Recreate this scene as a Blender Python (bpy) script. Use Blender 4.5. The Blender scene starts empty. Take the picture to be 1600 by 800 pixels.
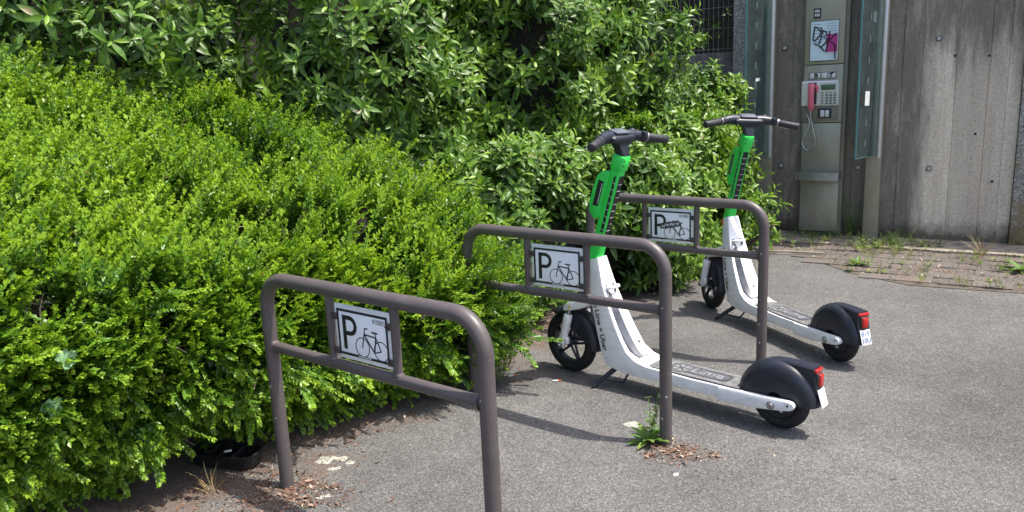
import bpy, bmesh, math, random
import numpy as np
from mathutils import Vector, Matrix

random.seed(7)
rng = np.random.default_rng(7)
S = bpy.context.scene
COL = S.collection
PI = math.pi
R = math.radians

# ------------------------------------------------------------------ camera
F_PX, PITCH, ROLL, CAM_H = 1222.37, 0.211, -0.044, 1.495
cd = bpy.data.cameras.new('camera')
cam = bpy.data.objects.new('camera', cd); COL.objects.link(cam)
_c, _s = math.cos(PITCH), math.sin(PITCH)
fw = Vector((0, _c, -_s)); up0 = Vector((0, _s, _c)); rt0 = Vector((1, 0, 0))
rt = math.cos(ROLL)*rt0 + math.sin(ROLL)*up0
up = -math.sin(ROLL)*rt0 + math.cos(ROLL)*up0
cam.matrix_world = Matrix(((rt.x, up.x, -fw.x, 0), (rt.y, up.y, -fw.y, 0), (rt.z, up.z, -fw.z, CAM_H), (0, 0, 0, 1)))
cd.sensor_width = 36; cd.lens = F_PX/1600*36; cd.clip_start = 0.05; cd.clip_end = 500
S.camera = cam

# ------------------------------------------------------------------ sky, sun, exposure
SUN_EL = R(66.0)
SUN_AZ = math.atan2(0.35, -0.10)          # measured from +Y towards +X
w = bpy.data.worlds.new('World'); S.world = w; w.use_nodes = True
wn = w.node_tree.nodes; wn.clear()
sky = wn.new('ShaderNodeTexSky'); sky.sky_type = 'NISHITA'; sky.sun_disc = False
sky.sun_elevation = SUN_EL; sky.sun_rotation = SUN_AZ; sky.air_density = 0.8; sky.dust_density = 3.0
bg = wn.new('ShaderNodeBackground'); bg.inputs['Strength'].default_value = 0.15
wo = wn.new('ShaderNodeOutputWorld')
w.node_tree.links.new(sky.outputs[0], bg.inputs[0]); w.node_tree.links.new(bg.outputs[0], wo.inputs[0])
ld = bpy.data.lights.new('sun', 'SUN'); ld.energy = 3.4; ld.angle = R(0.55); ld.color = (1.0, 0.95, 0.87)
sun = bpy.data.objects.new('sun', ld); COL.objects.link(sun)
sd = Vector((math.sin(SUN_AZ)*math.cos(SUN_EL), math.cos(SUN_AZ)*math.cos(SUN_EL), math.sin(SUN_EL)))
sun.rotation_euler = sd.to_track_quat('Z', 'Y').to_euler(); sun.location = sd*30
S.view_settings.view_transform = 'Standard'; S.view_settings.look = 'None'
S.view_settings.gamma = 1; S.view_settings.use_curve_mapping = False
S.view_settings.exposure = 1.08
S.render.engine = 'CYCLES'
S.cycles.max_bounces = 6; S.cycles.diffuse_bounces = 4; S.cycles.transmission_bounces = 4; S.cycles.transparent_max_bounces = 10

# ------------------------------------------------------------------ material helpers
class NT:
    def __init__(s, name):
        s.m = bpy.data.materials.new(name); s.m.use_nodes = True
        s.t = s.m.node_tree; s.t.nodes.clear()
        s.out = s.t.nodes.new('ShaderNodeOutputMaterial')
    def n(s, typ, **kw):
        nd = s.t.nodes.new('ShaderNode'+typ)
        ins = kw.pop('ins', {})
        for k, v in kw.items(): setattr(nd, k, v)
        for k, v in ins.items(): s.set(nd.inputs[k], v)
        return nd
    def set(s, sock, v):
        if isinstance(v, bpy.types.NodeSocket): s.t.links.new(v, sock)
        elif isinstance(v, bpy.types.Node): s.t.links.new(v.outputs[0], sock)
        elif isinstance(v, (tuple, list)) and sock.type == 'RGBA' and len(v) == 3: sock.default_value = (*v, 1)
        else: sock.default_value = v
    def coord(s, kind='Object'): return s.n('TexCoord').outputs[kind]
    def pos(s): return s.n('NewGeometry').outputs['Position']
    def noise(s, vec, scale, detail=4, rough=0.55, out='Fac'):
        return s.n('TexNoise', ins={'Vector': vec, 'Scale': scale, 'Detail': detail, 'Roughness': rough}).outputs[out]
    def ramp(s, fac, stops, interp='LINEAR'):
        nd = s.n('ValToRGB', ins={'Fac': fac}); cr = nd.color_ramp; cr.interpolation = interp
        while len(cr.elements) < len(stops): cr.elements.new(0.5)
        for e, (p, c) in zip(cr.elements, stops):
            e.position = p; e.color = (c, c, c, 1) if isinstance(c, (int, float)) else (*c, 1)
        return nd.outputs[0]
    def mix(s, fac, a, b, blend='MIX'):
        nd = s.n('Mix', data_type='RGBA', blend_type=blend)
        s.set(nd.inputs[0], fac); s.set(nd.inputs[6], a); s.set(nd.inputs[7], b)
        return nd.outputs[2]
    def math(s, op, a, b=0.0, clamp=False):
        nd = s.n('Math', operation=op, use_clamp=clamp); s.set(nd.inputs[0], a); s.set(nd.inputs[1], b); return nd.outputs[0]
    def mapping(s, vec, scale=(1, 1, 1), rot=(0, 0, 0)):
        return s.n('Mapping', ins={'Vector': vec, 'Scale': scale, 'Rotation': rot}).outputs[0]
    def bump(s, h, strength, dist, normal=None):
        nd = s.n('Bump', ins={'Height': h, 'Strength': strength, 'Distance': dist})
        if normal is not None: s.set(nd.inputs['Normal'], normal)
        return nd.outputs[0]
    def bsdf(s, col, rough=0.6, metal=0.0, normal=None, spec=0.5, **kw):
        b = s.n('BsdfPrincipled')
        s.set(b.inputs['Base Color'], col); s.set(b.inputs['Roughness'], rough); s.set(b.inputs['Metallic'], metal)
        s.set(b.inputs['Specular IOR Level'], spec)
        if normal is not None: s.set(b.inputs['Normal'], normal)
        for k, v in kw.items(): s.set(b.inputs[k], v)
        return b
    def done(s, shader): s.t.links.new(shader.outputs[0], s.out.inputs[0]); return s.m

def plain(name, col, rough=0.5, metal=0.0, var=0.25, scale=40, spec=0.5, bump=0.0, **kw):
    t = NT(name); c = t.coord(); f = t.noise(c, scale, 4)
    d = tuple(x*(1-var) for x in col); l = tuple(min(1, x*(1+var)) for x in col)
    colr = t.ramp(f, [(0.3, d), (0.7, l)])
    rg = t.n('MapRange', ins={'Value': t.noise(c, scale*0.6, 3), 'To Min': max(0.05, rough-0.12), 'To Max': min(1, rough+0.12)}).outputs[0]
    nm = t.bump(f, bump, 0.002) if bump else None
    return t.done(t.bsdf(colr, rg, metal, nm, spec, **kw))

def mat_asphalt():
    t = NT('asphalt'); p = t.pos()
    v = t.n('TexVoronoi', ins={'Vector': p, 'Scale': 245.0, 'Randomness': 1.0})
    v2 = t.n('TexVoronoi', ins={'Vector': p, 'Scale': 95.0})
    gry = t.n('SeparateColor', ins={'Color': v.outputs['Color']}).outputs[0]
    gry2 = t.n('SeparateColor', ins={'Color': v2.outputs['Color']}).outputs[1]
    stone = t.ramp(gry, [(0.0, (0.075, 0.073, 0.071)), (0.45, (0.125, 0.121, 0.116)), (0.8, (0.168, 0.163, 0.155)), (0.97, (0.26, 0.25, 0.236))])
    stone2 = t.ramp(gry2, [(0.0, 0.88), (0.6, 1.0), (0.95, 1.16)])
    col = t.mix(1.0, stone, stone2, 'MULTIPLY')
    big = t.noise(p, 1.1, 5, 0.6)
    col = t.mix(1.0, col, t.ramp(big, [(0.28, 0.74), (0.5, 0.98), (0.72, 1.14)]), 'MULTIPLY')
    col = t.mix(1.0, col, t.ramp(t.noise(p, 0.45, 6, 0.68), [(0.36, 0.84), (0.5, 1.0), (0.64, 1.10)]), 'MULTIPLY')
    med = t.noise(p, 7, 4, 0.65)
    col = t.mix(1.0, col, t.ramp(med, [(0.3, 0.88), (0.6, 1.03), (0.8, 1.14)]), 'MULTIPLY')
    # brown organic dirt, a band along the hedge foot and in patches
    sx = t.n('SeparateXYZ', ins={'Vector': p})
    b = t.math('SUBTRACT', t.math('MULTIPLY', sx.outputs[1], 0.614), t.math('MULTIPLY', sx.outputs[0], 0.789))   # -(m.x)
    band = t.n('MapRange', ins={'Value': b, 'From Min': 1.9, 'From Max': 2.85}).outputs[0]
    dn = t.math('ADD', t.math('MULTIPLY', t.noise(p, 4.5, 5, 0.7), 0.9), t.math('MULTIPLY', t.noise(p, 26, 3, 0.6), 0.35))
    dm = t.math('MULTIPLY', t.ramp(t.math('ADD', dn, t.math('MULTIPLY', band, 0.40)), [(0.86, 0.0), (1.16, 0.62)]), 1.0)
    dirt = t.mix(t.noise(p, 120, 2), (0.10, 0.062, 0.042), (0.20, 0.135, 0.10))
    col = t.mix(dm, col, dirt)
    # pale chalky scuffs
    sc = t.ramp(t.noise(t.mapping(p, (3, 14, 1), (0, 0, 0.6)), 2.2, 5, 0.7), [(0.69, 0.0), (0.76, 0.35)])
    col = t.mix(sc, col, (0.36, 0.35, 0.33))
    h = t.math('ADD', t.math('MULTIPLY', v.outputs['Distance'], -0.8), t.math('MULTIPLY', t.noise(p, 60, 3), 0.8))
    nm = t.bump(h, 0.9, 0.006)
    return t.done(t.bsdf(col, 0.88, 0, nm, 0.3))

def mat_wall(name, base_d, base_l, stain=True, agg=False):
    """board-marked concrete; colour follows real weathering stains of the wall"""
    t = NT(name); p = t.pos()
    loc = t.mapping(p, (1, 1, 1), (0, 0, R(33)))          # x along the wall, z up
    sx = t.n('SeparateXYZ', ins={'Vector': loc}); U = sx.outputs[0]; Z = sx.outputs[2]
    rnd = t.n('ObjectInfo').outputs['Random']
    st = t.noise(t.mapping(loc, (11, 11, 1.1)), 1.0, 7, 0.72)
    fine = t.noise(loc, 55, 5, 0.65)
    col = t.mix(t.ramp(st, [(0.3, 0.0), (0.7, 1.0)]), base_d, base_l)
    col = t.mix(1.0, col, t.ramp(rnd, [(0.0, 0.84), (0.5, 1.0), (1.0, 1.12)]), 'MULTIPLY')
    col = t.mix(1.0, col, t.ramp(fine, [(0.25, 0.66), (0.55, 1.0), (0.8, 1.2)]), 'MULTIPLY')
    if stain:
        wob = t.math('SUBTRACT', t.noise(t.mapping(loc, (9, 9, 1.2)), 1.0, 5, 0.65), 0.5)
        a = t.n('MapRange', interpolation_type='SMOOTHSTEP', ins={'Value': t.math('ADD', U, t.math('MULTIPLY', wob, 0.35)), 'From Min': -0.80, 'From Max': -0.62, 'To Min': 1.0, 'To Max': 0.0}).outputs[0]
        b = t.n('MapRange', interpolation_type='SMOOTHSTEP', ins={'Value': t.math('ADD', Z, t.math('MULTIPLY', wob, 1.1)), 'From Min': 1.35, 'From Max': 1.85}).outputs[0]
        m = t.math('MAXIMUM', a, b)
        m = t.math('MULTIPLY', m, t.ramp(t.noise(t.mapping(loc, (7, 7, 1.6)), 1.0, 7, 0.78), [(0.22, 0.25), (0.5, 0.88)]))
        col = t.mix(m, col, t.mix(fine, (0.080, 0.069, 0.058), (0.215, 0.188, 0.158)))
    # algae and splash dirt at the foot
    ft = t.math('ADD', Z, t.math('MULTIPLY', t.noise(loc, 9, 5, 0.7), -0.28))
    fm = t.n('MapRange', interpolation_type='SMOOTHSTEP', ins={'Value': ft, 'From Min': -0.10, 'From Max': 0.10, 'To Min': 0.85, 'To Max': 0.0}).outputs[0]
    col = t.mix(fm, col, (0.055, 0.052, 0.030))
    spots = t.ramp(t.noise(loc, 130, 2), [(0.68, 0.0), (0.74, 1.0)])
    if agg:
        vo = t.n('TexVoronoi', ins={'Vector': loc, 'Scale': 75.0})
        g = t.n('SeparateColor', ins={'Color': vo.outputs['Color']}).outputs[0]
        col = t.mix(1.0, col, t.ramp(g, [(0, 0.6), (0.6, 1.0), (1, 1.5)]), 'MULTIPLY')
        ly = t.ramp(t.math('ADD', t.noise(loc, 11, 5, 0.7), t.math('MULTIPLY', Z, -0.22)), [(0.36, 0.0), (0.5, 0.8)])
        col = t.mix(ly, col, t.mix(fine, (0.30, 0.19, 0.05), (0.26, 0.22, 0.16)))
        h = t.math('ADD', t.math('MULTIPLY', vo.outputs['Distance'], -1.0), fine)
        nm = t.bump(h, 0.8, 0.010)
    else:
        col = t.mix(t.math('MULTIPLY', spots, 0.6), col, (0.06, 0.055, 0.05))
        h = t.math('ADD', t.math('MULTIPLY', t.noise(t.mapping(loc, (60, 60, 2.0)), 1.0, 5, 0.7), 1.0), t.math('MULTIPLY', fine, 0.8))
        nm = t.bump(t.math('SUBTRACT', h, t.math('MULTIPLY', spots, 0.7)), 0.7, 0.007)
    return t.done(t.bsdf(col, 0.9, 0, nm, 0.25))

def mat_paint(name, col, chip, chip_amt=0.70, rough=0.42, scale=50, grime=0.0):
    """coated metal: slight mottling, chips and grime"""
    t = NT(name); c = t.coord()
    f = t.noise(c, 9, 5, 0.6)
    cc = t.mix(1.0, col, t.ramp(f, [(0.3, 0.90), (0.7, 1.06)]), 'MULTIPLY')
    ch = t.ramp(t.noise(c, scale, 3, 0.6), [(chip_amt, 0.0), (chip_amt+0.015, 1.0)])
    cc = t.mix(ch, cc, chip)
    if grime:
        g = t.ramp(t.noise(t.mapping(c, (6, 6, 16)), 3, 6, 0.75), [(0.52, 0.0), (0.75, grime)])
        cc = t.mix(g, cc, (0.16, 0.14, 0.12))
    rg = t.n('MapRange', ins={'Value': f, 'To Min': rough-0.1, 'To Max': rough+0.16}).outputs[0]
    nm = t.bump(t.noise(c, 220, 3), 0.12, 0.001)
    return t.done(t.bsdf(cc, rg, 0, nm, 0.5))

def mat_leaf(name, dark, mid, young, rough, transl, tcol):
    t = NT(name)
    at = t.n('Attribute', attribute_name='tint').outputs['Fac']
    rnd = t.n('ObjectInfo').outputs['Random']
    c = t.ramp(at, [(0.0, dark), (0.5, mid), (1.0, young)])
    c = t.mix(1.0, c, t.ramp(t.noise(t.pos(), 2.3, 3), [(0.3, (0.80, 0.85, 0.86)), (0.7, (1.16, 1.10, 1.0))]), 'MULTIPLY')
    dead = t.ramp(t.math('ADD', t.noise(t.pos(), 9.0, 3, 0.6), t.math('MULTIPLY', t.noise(t.pos(), 45.0, 2), 0.35)), [(0.86, 0.0), (0.90, 0.8)])
    c = t.mix(dead, c, (0.20, 0.135, 0.055))
    b = t.bsdf(c, rough, 0, None, 0.46)
    tr = t.n('BsdfTranslucent', ins={'Color': t.mix(1.0, c, tcol, 'MULTIPLY')})
    ms = t.n('MixShader', ins={0: transl, 1: b.outputs[0], 2: tr.outputs[0]})
    return t.done(ms)

def mat_steel(name, col, rough=0.36):
    t = NT(name); c = t.coord()
    br = t.noise(t.mapping(c, (3, 3, 160)), 1.0, 4, 0.6)
    sm = t.noise(t.mapping(c, (3, 3, 1.2)), 1.3, 5, 0.7)
    cc = t.mix(1.0, col, t.ramp(sm, [(0.3, 0.74), (0.7, 1.12)]), 'MULTIPLY')
    rg = t.n('MapRange', ins={'Value': t.math('ADD', br, sm), 'From Max': 2.0, 'To Min': rough-0.08, 'To Max': rough+0.25}).outputs[0]
    return t.done(t.bsdf(cc, rg, 0.6, t.bump(br, 0.05, 0.001), 0.5))

M = {}
M['asphalt'] = mat_asphalt()
M['wall'] = mat_wall('board concrete', (0.55, 0.465, 0.365), (0.78, 0.68, 0.545))
M['pillar'] = mat_wall('aggregate concrete', (0.26, 0.245, 0.225), (0.46, 0.435, 0.40), stain=False, agg=True)
M['lowwall'] = plain('dirty low wall concrete', (0.12, 0.112, 0.10), 0.9, var=0.4, scale=10, bump=0.4)
M['slab'] = plain('slab concrete', (0.25, 0.215, 0.175), 0.9, var=0.5, scale=9, bump=0.5)
M['paver'] = None
M['rack'] = mat_paint('brown rack paint', (0.088, 0.072, 0.070), (0.30, 0.27, 0.25), 0.715, 0.40, 75, 0.35)
M['rackdark'] = plain('bracket paint', (0.055, 0.045, 0.045), 0.5)
M['signwhite'] = plain('sign white', (0.84, 0.85, 0.87), 0.35, var=0.03, scale=20)
M['platewhite'] = mat_paint('worn white plate', (0.78, 0.78, 0.76), (0.16, 0.13, 0.11), 0.66, 0.5, 60, 0.5)
M['black'] = plain('sign black', (0.012, 0.012, 0.013), 0.45)
M['scwhite'] = mat_paint('scuffed white enamel', (0.80, 0.80, 0.79), (0.22, 0.21, 0.20), 0.725, 0.36, 60, 0.34)
M['scgreen'] = mat_paint('bright green enamel', (0.038, 0.68, 0.088), (0.02, 0.20, 0.04), 0.74, 0.35, 60)
M['blackpl'] = plain('black plastic', (0.014, 0.016, 0.026), 0.42, var=0.3, scale=25)
M['rubber'] = plain('tyre rubber', (0.012, 0.012, 0.012), 0.75, var=0.3, scale=80, bump=0.2)
M['grip'] = plain('grip rubber', (0.016, 0.017, 0.020), 0.6, var=0.3, scale=200, bump=0.5)
M['alu'] = plain('dull aluminium', (0.32, 0.32, 0.32), 0.38, 0.8, var=0.15)
M['chrome'] = plain('chrome', (0.5, 0.5, 0.5), 0.2, 0.95, var=0.1)
M['greyside'] = plain('grey moulded panel', (0.105, 0.112, 0.13), 0.34, var=0.4, scale=14)
M['matdark'] = plain('deck rubber', (0.040, 0.040, 0.044), 0.75, var=0.4, scale=60, bump=0.3)
M['matlight'] = plain('worn deck lattice', (0.29, 0.29, 0.28), 0.75, var=0.35, scale=30)
M['lettergrey'] = plain('worn grey lettering', (0.20, 0.20, 0.205), 0.6, var=0.5, scale=45)
M['logopad'] = plain('deck logo pad', (0.075, 0.076, 0.088), 0.6, var=0.3, scale=40)
M['red'] = plain('red lens', (0.45, 0.014, 0.012), 0.15, var=0.1, **{'Coat Weight': 0.5})
M['orange'] = plain('orange reflector', (0.55, 0.10, 0.01), 0.2, var=0.1)
M['yellow'] = plain('yellow sticker', (0.75, 0.5, 0.03), 0.5, var=0.05)
M['steel'] = mat_steel('brushed steel', (0.40, 0.375, 0.30), 0.42)
M['steeldark'] = mat_steel('side steel', (0.24, 0.225, 0.185), 0.45)
M['silver'] = plain('silver plastic', (0.66, 0.66, 0.67), 0.35, 0.35, var=0.06)
M['pink'] = plain('pink handset plastic', (0.72, 0.15, 0.21), 0.32, var=0.08, scale=15)
M['lcd'] = plain('lcd', (0.06, 0.13, 0.07), 0.25, var=0.1)
M['darkgap'] = plain('dark parts and recess shade', (0.03, 0.03, 0.028), 0.6)  # dark parts; on holes and recesses it stands in for shade
M['poster'] = plain('pale blue poster', (0.62, 0.74, 0.82), 0.4, var=0.06, scale=12)
M['glassmark'] = plain('faded film mark', (0.075, 0.11, 0.115), 0.6, var=0.1, spec=0.2)
M['magenta'] = plain('magenta print', (0.50, 0.035, 0.24), 0.4, var=0.08)
M['ink'] = plain('black marker ink', (0.010, 0.010, 0.012), 0.35)
M['paper'] = plain('white paper', (0.62, 0.63, 0.62), 0.6, var=0.06)
M['blueink'] = plain('blue plate print', (0.10, 0.14, 0.30), 0.5)
M['plug'] = plain('mortar plug', (0.42, 0.41, 0.38), 0.9, var=0.2, scale=60)
M['galv'] = plain('galvanised frame', (0.20, 0.225, 0.25), 0.5, 0.6, var=0.25, scale=30)
M['wire'] = plain('fence wire', (0.10, 0.10, 0.10), 0.5, 0.5)
M['bark'] = plain('shrub bark', (0.075, 0.055, 0.040), 0.9, var=0.4, scale=60, bump=0.6)
M['core'] = plain('dark light-blocking core', (0.016, 0.016, 0.010), 1.0, var=0.6, scale=30)  # near-black, so the added light-blocking shells read as inner shade
M['drytwig'] = plain('dry pale twig', (0.30, 0.24, 0.17), 0.8, var=0.3, scale=50)
M['traypl'] = plain('black tray plastic', (0.011, 0.011, 0.012), 0.35)
M['butt'] = plain('cigarette paper', (0.62, 0.52, 0.42), 0.8)
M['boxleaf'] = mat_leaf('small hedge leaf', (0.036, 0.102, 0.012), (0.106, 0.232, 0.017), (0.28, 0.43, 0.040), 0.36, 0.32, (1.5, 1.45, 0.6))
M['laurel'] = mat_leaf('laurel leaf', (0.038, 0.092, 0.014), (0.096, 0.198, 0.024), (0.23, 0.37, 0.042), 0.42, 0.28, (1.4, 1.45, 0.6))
M['weed'] = mat_leaf('weed leaf', (0.05, 0.12, 0.02), (0.11, 0.22, 0.035), (0.28, 0.32, 0.10), 0.5, 0.3, (1.4, 1.4, 0.6))
M['straw'] = mat_leaf('dry grass', (0.22, 0.14, 0.06), (0.36, 0.26, 0.12), (0.45, 0.38, 0.20), 0.8, 0.2, (1, 1, 0.8))
M['palevine'] = plain('pale vine leaf', (0.16, 0.30, 0.13), 0.5, var=0.15)
def mat_litter():
    t = NT('litter'); at = t.n('Attribute', attribute_name='tint').outputs['Fac']
    c = t.ramp(at, [(0.0, (0.065, 0.036, 0.024)), (0.45, (0.175, 0.095, 0.062)), (0.8, (0.28, 0.18, 0.13)), (1.0, (0.42, 0.34, 0.27))])
    return t.done(t.bsdf(c, 0.9, 0, None, 0.2))
M['litter'] = mat_litter()
def mat_lichen():
    t = NT('crusty lichen'); p = t.pos(); n = t.noise(p, 140, 4, 0.7)
    b = t.bsdf(t.ramp(n, [(0.35, (0.20, 0.195, 0.17)), (0.6, (0.42, 0.41, 0.36))]), 0.95, 0, t.bump(n, 0.8, 0.003), 0.2)
    tp = t.n('BsdfTransparent')
    h = t.ramp(t.math('ADD', t.math('MULTIPLY', n, 0.6), t.math('MULTIPLY', t.noise(p, 55, 3), 0.5)), [(0.47, 1.0), (0.51, 0.0)])
    return t.done(t.n('MixShader', ins={0: h, 1: b.outputs[0], 2: tp.outputs[0]}))
M['lichen'] = mat_lichen()
def mat_paver():
    t = NT('paver'); p = t.pos(); r = t.n('ObjectInfo').outputs['Random']
    c = t.ramp(r, [(0, (0.098, 0.088, 0.080)), (0.5, (0.118, 0.107, 0.098)), (1, (0.136, 0.124, 0.113))])
    c = t.mix(1.0, c, t.ramp(t.noise(p, 150, 3), [(0.3, 0.7), (0.7, 1.25)]), 'MULTIPLY')
    d = t.ramp(t.noise(p, 7, 6, 0.75), [(0.45, 0.0), (0.68, 0.75)])
    c = t.mix(d, c, (0.17, 0.125, 0.095))
    return t.done(t.bsdf(c, 0.9, 0, t.bump(t.noise(p, 120, 3), 0.6, 0.004), 0.25))
M['paver'] = mat_paver()
def mat_glass():
    t = NT('weathered glass'); c = t.coord()
    film = t.ramp(t.noise(c, 8, 6, 0.75), [(0.35, 0.05), (0.75, 0.20)])
    g = t.n('BsdfGlass', ins={'Color': (0.80, 0.92, 0.90), 'Roughness': 0.0, 'IOR': 1.45})
    tp = t.n('BsdfTransparent', ins={'Color': (0.88, 0.935, 0.915)})
    gl = t.n('BsdfGlossy', ins={'Color': (0.9, 1, 1), 'Roughness': 0.03})
    fr = t.n('Fresnel', ins={'IOR': 1.45})
    a = t.n('MixShader', ins={0: fr.outputs[0], 1: tp.outputs[0], 2: gl.outputs[0]})
    df = t.n('BsdfDiffuse', ins={'Color': (0.24, 0.28, 0.27)})
    b = t.n('MixShader', ins={0: film, 1: a.outputs[0], 2: df.outputs[0]})
    return t.done(b)
M['glass'] = mat_glass()
def mat_glassedge():
    t = NT('glass edge')
    return t.done(t.bsdf((0.10, 0.26, 0.27), 0.2, 0, None, 0.6))
M['glassedge'] = mat_glassedge()

# ------------------------------------------------------------------ mesh helpers
def smooth_mesh(me, ang=38):
    bm = bmesh.new(); bm.from_mesh(me)
    bmesh.ops.recalc_face_normals(bm, faces=bm.faces)
    for f in bm.faces: f.smooth = True
    lim = R(ang)
    for e in bm.edges:
        if len(e.link_faces) == 2: e.smooth = e.calc_face_angle(0) < lim
    bm.to_mesh(me); bm.free()

def link(name, me, mat, parent=None):
    o = bpy.data.objects.new(name, me); COL.objects.link(o)
    if mat is not None and not me.materials: me.materials.append(mat)
    if parent is not None: o.parent = parent
    return o

class MB:
    def __init__(s): s.v = []; s.f = []; s.X = None
    def add(s, vs, fs):
        b = len(s.v)
        s.v += [tuple(s.X @ Vector(p)) if s.X else tuple(p) for p in vs]
        s.f += [tuple(b+i for i in f) for f in fs]; return s
    def box(s, c, size, bev=0.0, rot=None):
        bm = bmesh.new(); bmesh.ops.create_cube(bm, size=1)
        for v in bm.verts: v.co = Vector((v.co.x*size[0], v.co.y*size[1], v.co.z*size[2]))
        if bev: bmesh.ops.bevel(bm, geom=list(bm.edges), offset=bev, segments=2, affect='EDGES', profile=0.5)
        Mx = Matrix.Translation(c) @ (rot if rot is not None else Matrix())
        vs = [Mx @ v.co for v in bm.verts]; bm.verts.index_update()
        fs = [[v.index for v in f.verts] for f in bm.faces]; bm.free()
        return s.add(vs, fs)
    def tube(s, pts, r, n=12, cap=True, flat=None):
        pts = [Vector(p) for p in pts]; N = len(pts)
        rs = r if isinstance(r, (list, tuple)) else [r]*N
        tang = []
        for i in range(N):
            a = pts[max(0, i-1)]; b = pts[min(N-1, i+1)]; tang.append((b-a).normalized())
        ref = Vector((0, 0, 1)) if abs(tang[0].z) < 0.9 else Vector((1, 0, 0))
        nx = tang[0].cross(ref).normalized()
        vs = []; fs = []
        for i in range(N):
            if i:
                q = tang[i-1].rotation_difference(tang[i]); nx = q @ nx
            ny = tang[i].cross(nx).normalized()
            for k in range(n):
                a = 2*PI*k/n
                sx, sy = (1, 1) if flat is None else flat
                vs.append(pts[i] + (nx*math.cos(a)*sx + ny*math.sin(a)*sy)*rs[i])
        for i in range(N-1):
            for k in range(n):
                k2 = (k+1) % n
                fs.append((i*n+k, i*n+k2, (i+1)*n+k2, (i+1)*n+k))
        if cap: fs.append(tuple(range(n-1, -1, -1))); fs.append(tuple((N-1)*n+k for k in range(n)))
        return s.add(vs, fs)
    def loft(s, secs, cap=True, closed=True):
        n = len(secs[0]); vs = [p for sec in secs for p in sec]; fs = []
        for i in range(len(secs)-1):
            for k in range(n if closed else n-1):
                k2 = (k+1) % n
                fs.append((i*n+k, i*n+k2, (i+1)*n+k2, (i+1)*n+k))
        if cap: fs.append(tuple(range(n-1, -1, -1))); fs.append(tuple((len(secs)-1)*n+k for k in range(n)))
        return s.add(vs, fs)
    def prism(s, poly, o, ux, uy, t):
        """poly (2D) in plane o+ux*x+uy*y, extruded by vector t"""
        o, ux, uy, t = map(Vector, (o, ux, uy, t)); n = len(poly)
        a = [o+ux*x+uy*y for x, y in poly]; b = [p+t for p in a]
        fs = [tuple(range(n-1, -1, -1)), tuple(range(n, 2*n))] + [(i, (i+1) % n, n+(i+1) % n, n+i) for i in range(n)]
        return s.add(a+b, fs)
    def ring(s, c, ax, r0, r1, t, n=32, a0=0, a1=2*PI):
        """flat annulus r0..r1 with thickness t along ax"""
        c = Vector(c); ax = Vector(ax).normalized()
        q = Vector((0, 0, 1)).rotation_difference(ax); ex = q @ Vector((1, 0, 0)); ey = ax.cross(ex)
        full = abs(a1-a0-2*PI) < 1e-6; m = n if full else n+1
        secs = []
        for i in range(m):
            a = a0+(a1-a0)*i/n; d = ex*math.cos(a)+ey*math.sin(a)
            secs.append([c+d*r0, c+d*r1, c+d*r1+ax*t, c+d*r0+ax*t])
        if full: secs.append(secs[0])
        return s.loft(secs, cap=not full)
    def lathe(s, c, ax, prof, n=28):
        """prof: list of (radius, along)"""
        c = Vector(c); ax = Vector(ax).normalized()
        q = Vector((0, 0, 1)).rotation_difference(ax); ex = q @ Vector((1, 0, 0)); ey = ax.cross(ex)
        secs = []
        for i in range(n+1):
            a = 2*PI*i/n; d = ex*math.cos(a)+ey*math.sin(a)
            secs.append([c+d*r+ax*h for r, h in prof])
        return s.loft(secs, cap=False, closed=False)
    def mesh(s, name, ang=38):
        me = bpy.data.meshes.new(name); me.from_pydata(s.v, [], s.f); me.update()
        bm = bmesh.new(); bm.from_mesh(me); bmesh.ops.remove_doubles(bm, verts=bm.verts, dist=1e-6); bm.to_mesh(me); bm.free()
        if ang: smooth_mesh(me, ang)
        return me
    def build(s, name, mat, parent=None, ang=38):
        return link(name, s.mesh(name, ang), mat, parent)

def tag(o, label, cat, group=None):
    o['label'] = label; o['category'] = cat
    if group: o['group'] = group
    return o
def empty(name, loc=(0, 0, 0), rz=0, label=None, cat=None, group=None):
    o = bpy.data.objects.new(name, None); COL.objects.link(o); o.location = loc; o.rotation_euler = (0, 0, rz)
    o.empty_display_size = 0.1
    if label: tag(o, label, cat, group)
    return o
def struct(o): o['kind'] = 'structure'; return o
def stuff(o): o['kind'] = 'stuff'; return o
def text_mesh(body, size, ext=0.0006, off=0.0, align='LEFT'):
    cu = bpy.data.curves.new('txt', 'FONT'); cu.body = body; cu.size = size; cu.extrude = ext; cu.offset = off
    cu.align_x = align; cu.resolution_u = 4
    o = bpy.data.objects.new('txt', cu); COL.objects.link(o)
    bpy.context.view_layer.update()
    me = bpy.data.meshes.new_from_object(o.evaluated_get(bpy.context.evaluated_depsgraph_get()))
    bpy.data.objects.remove(o); me.materials.clear(); return me
def place_text(me, o, ux, uy, warp=None):
    o, ux, uy = Vector(o), Vector(ux).normalized(), Vector(uy).normalized(); uz = ux.cross(uy)
    for v in me.vertices:
        p = o+ux*v.co.x+uy*v.co.y+uz*v.co.z
        v.co = warp(p, v.co.z) if warp else p
    me.update(); return me
def arc(c, r, a0, a1, n):
    return [(c[0]+r*math.cos(a0+(a1-a0)*i/n), c[1]+r*math.sin(a0+(a1-a0)*i/n)) for i in range(n+1)]

# ------------------------------------------------------------------ frames of the place
# hedge frame: a along the hedge (away from camera), b into the hedge
EA = np.array([0.614, 0.789, 0.0]); EM = np.array([0.789, -0.614, 0.0])
def hw(a, b, z):      # hedge frame -> world (numpy)
    a = np.asarray(a, float); b = np.asarray(b, float); z = np.asarray(z, float)
    return EA*a[..., None] - EM*(b+2.83)[..., None] + np.array([0, 0, 1.0])*z[..., None]
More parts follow.
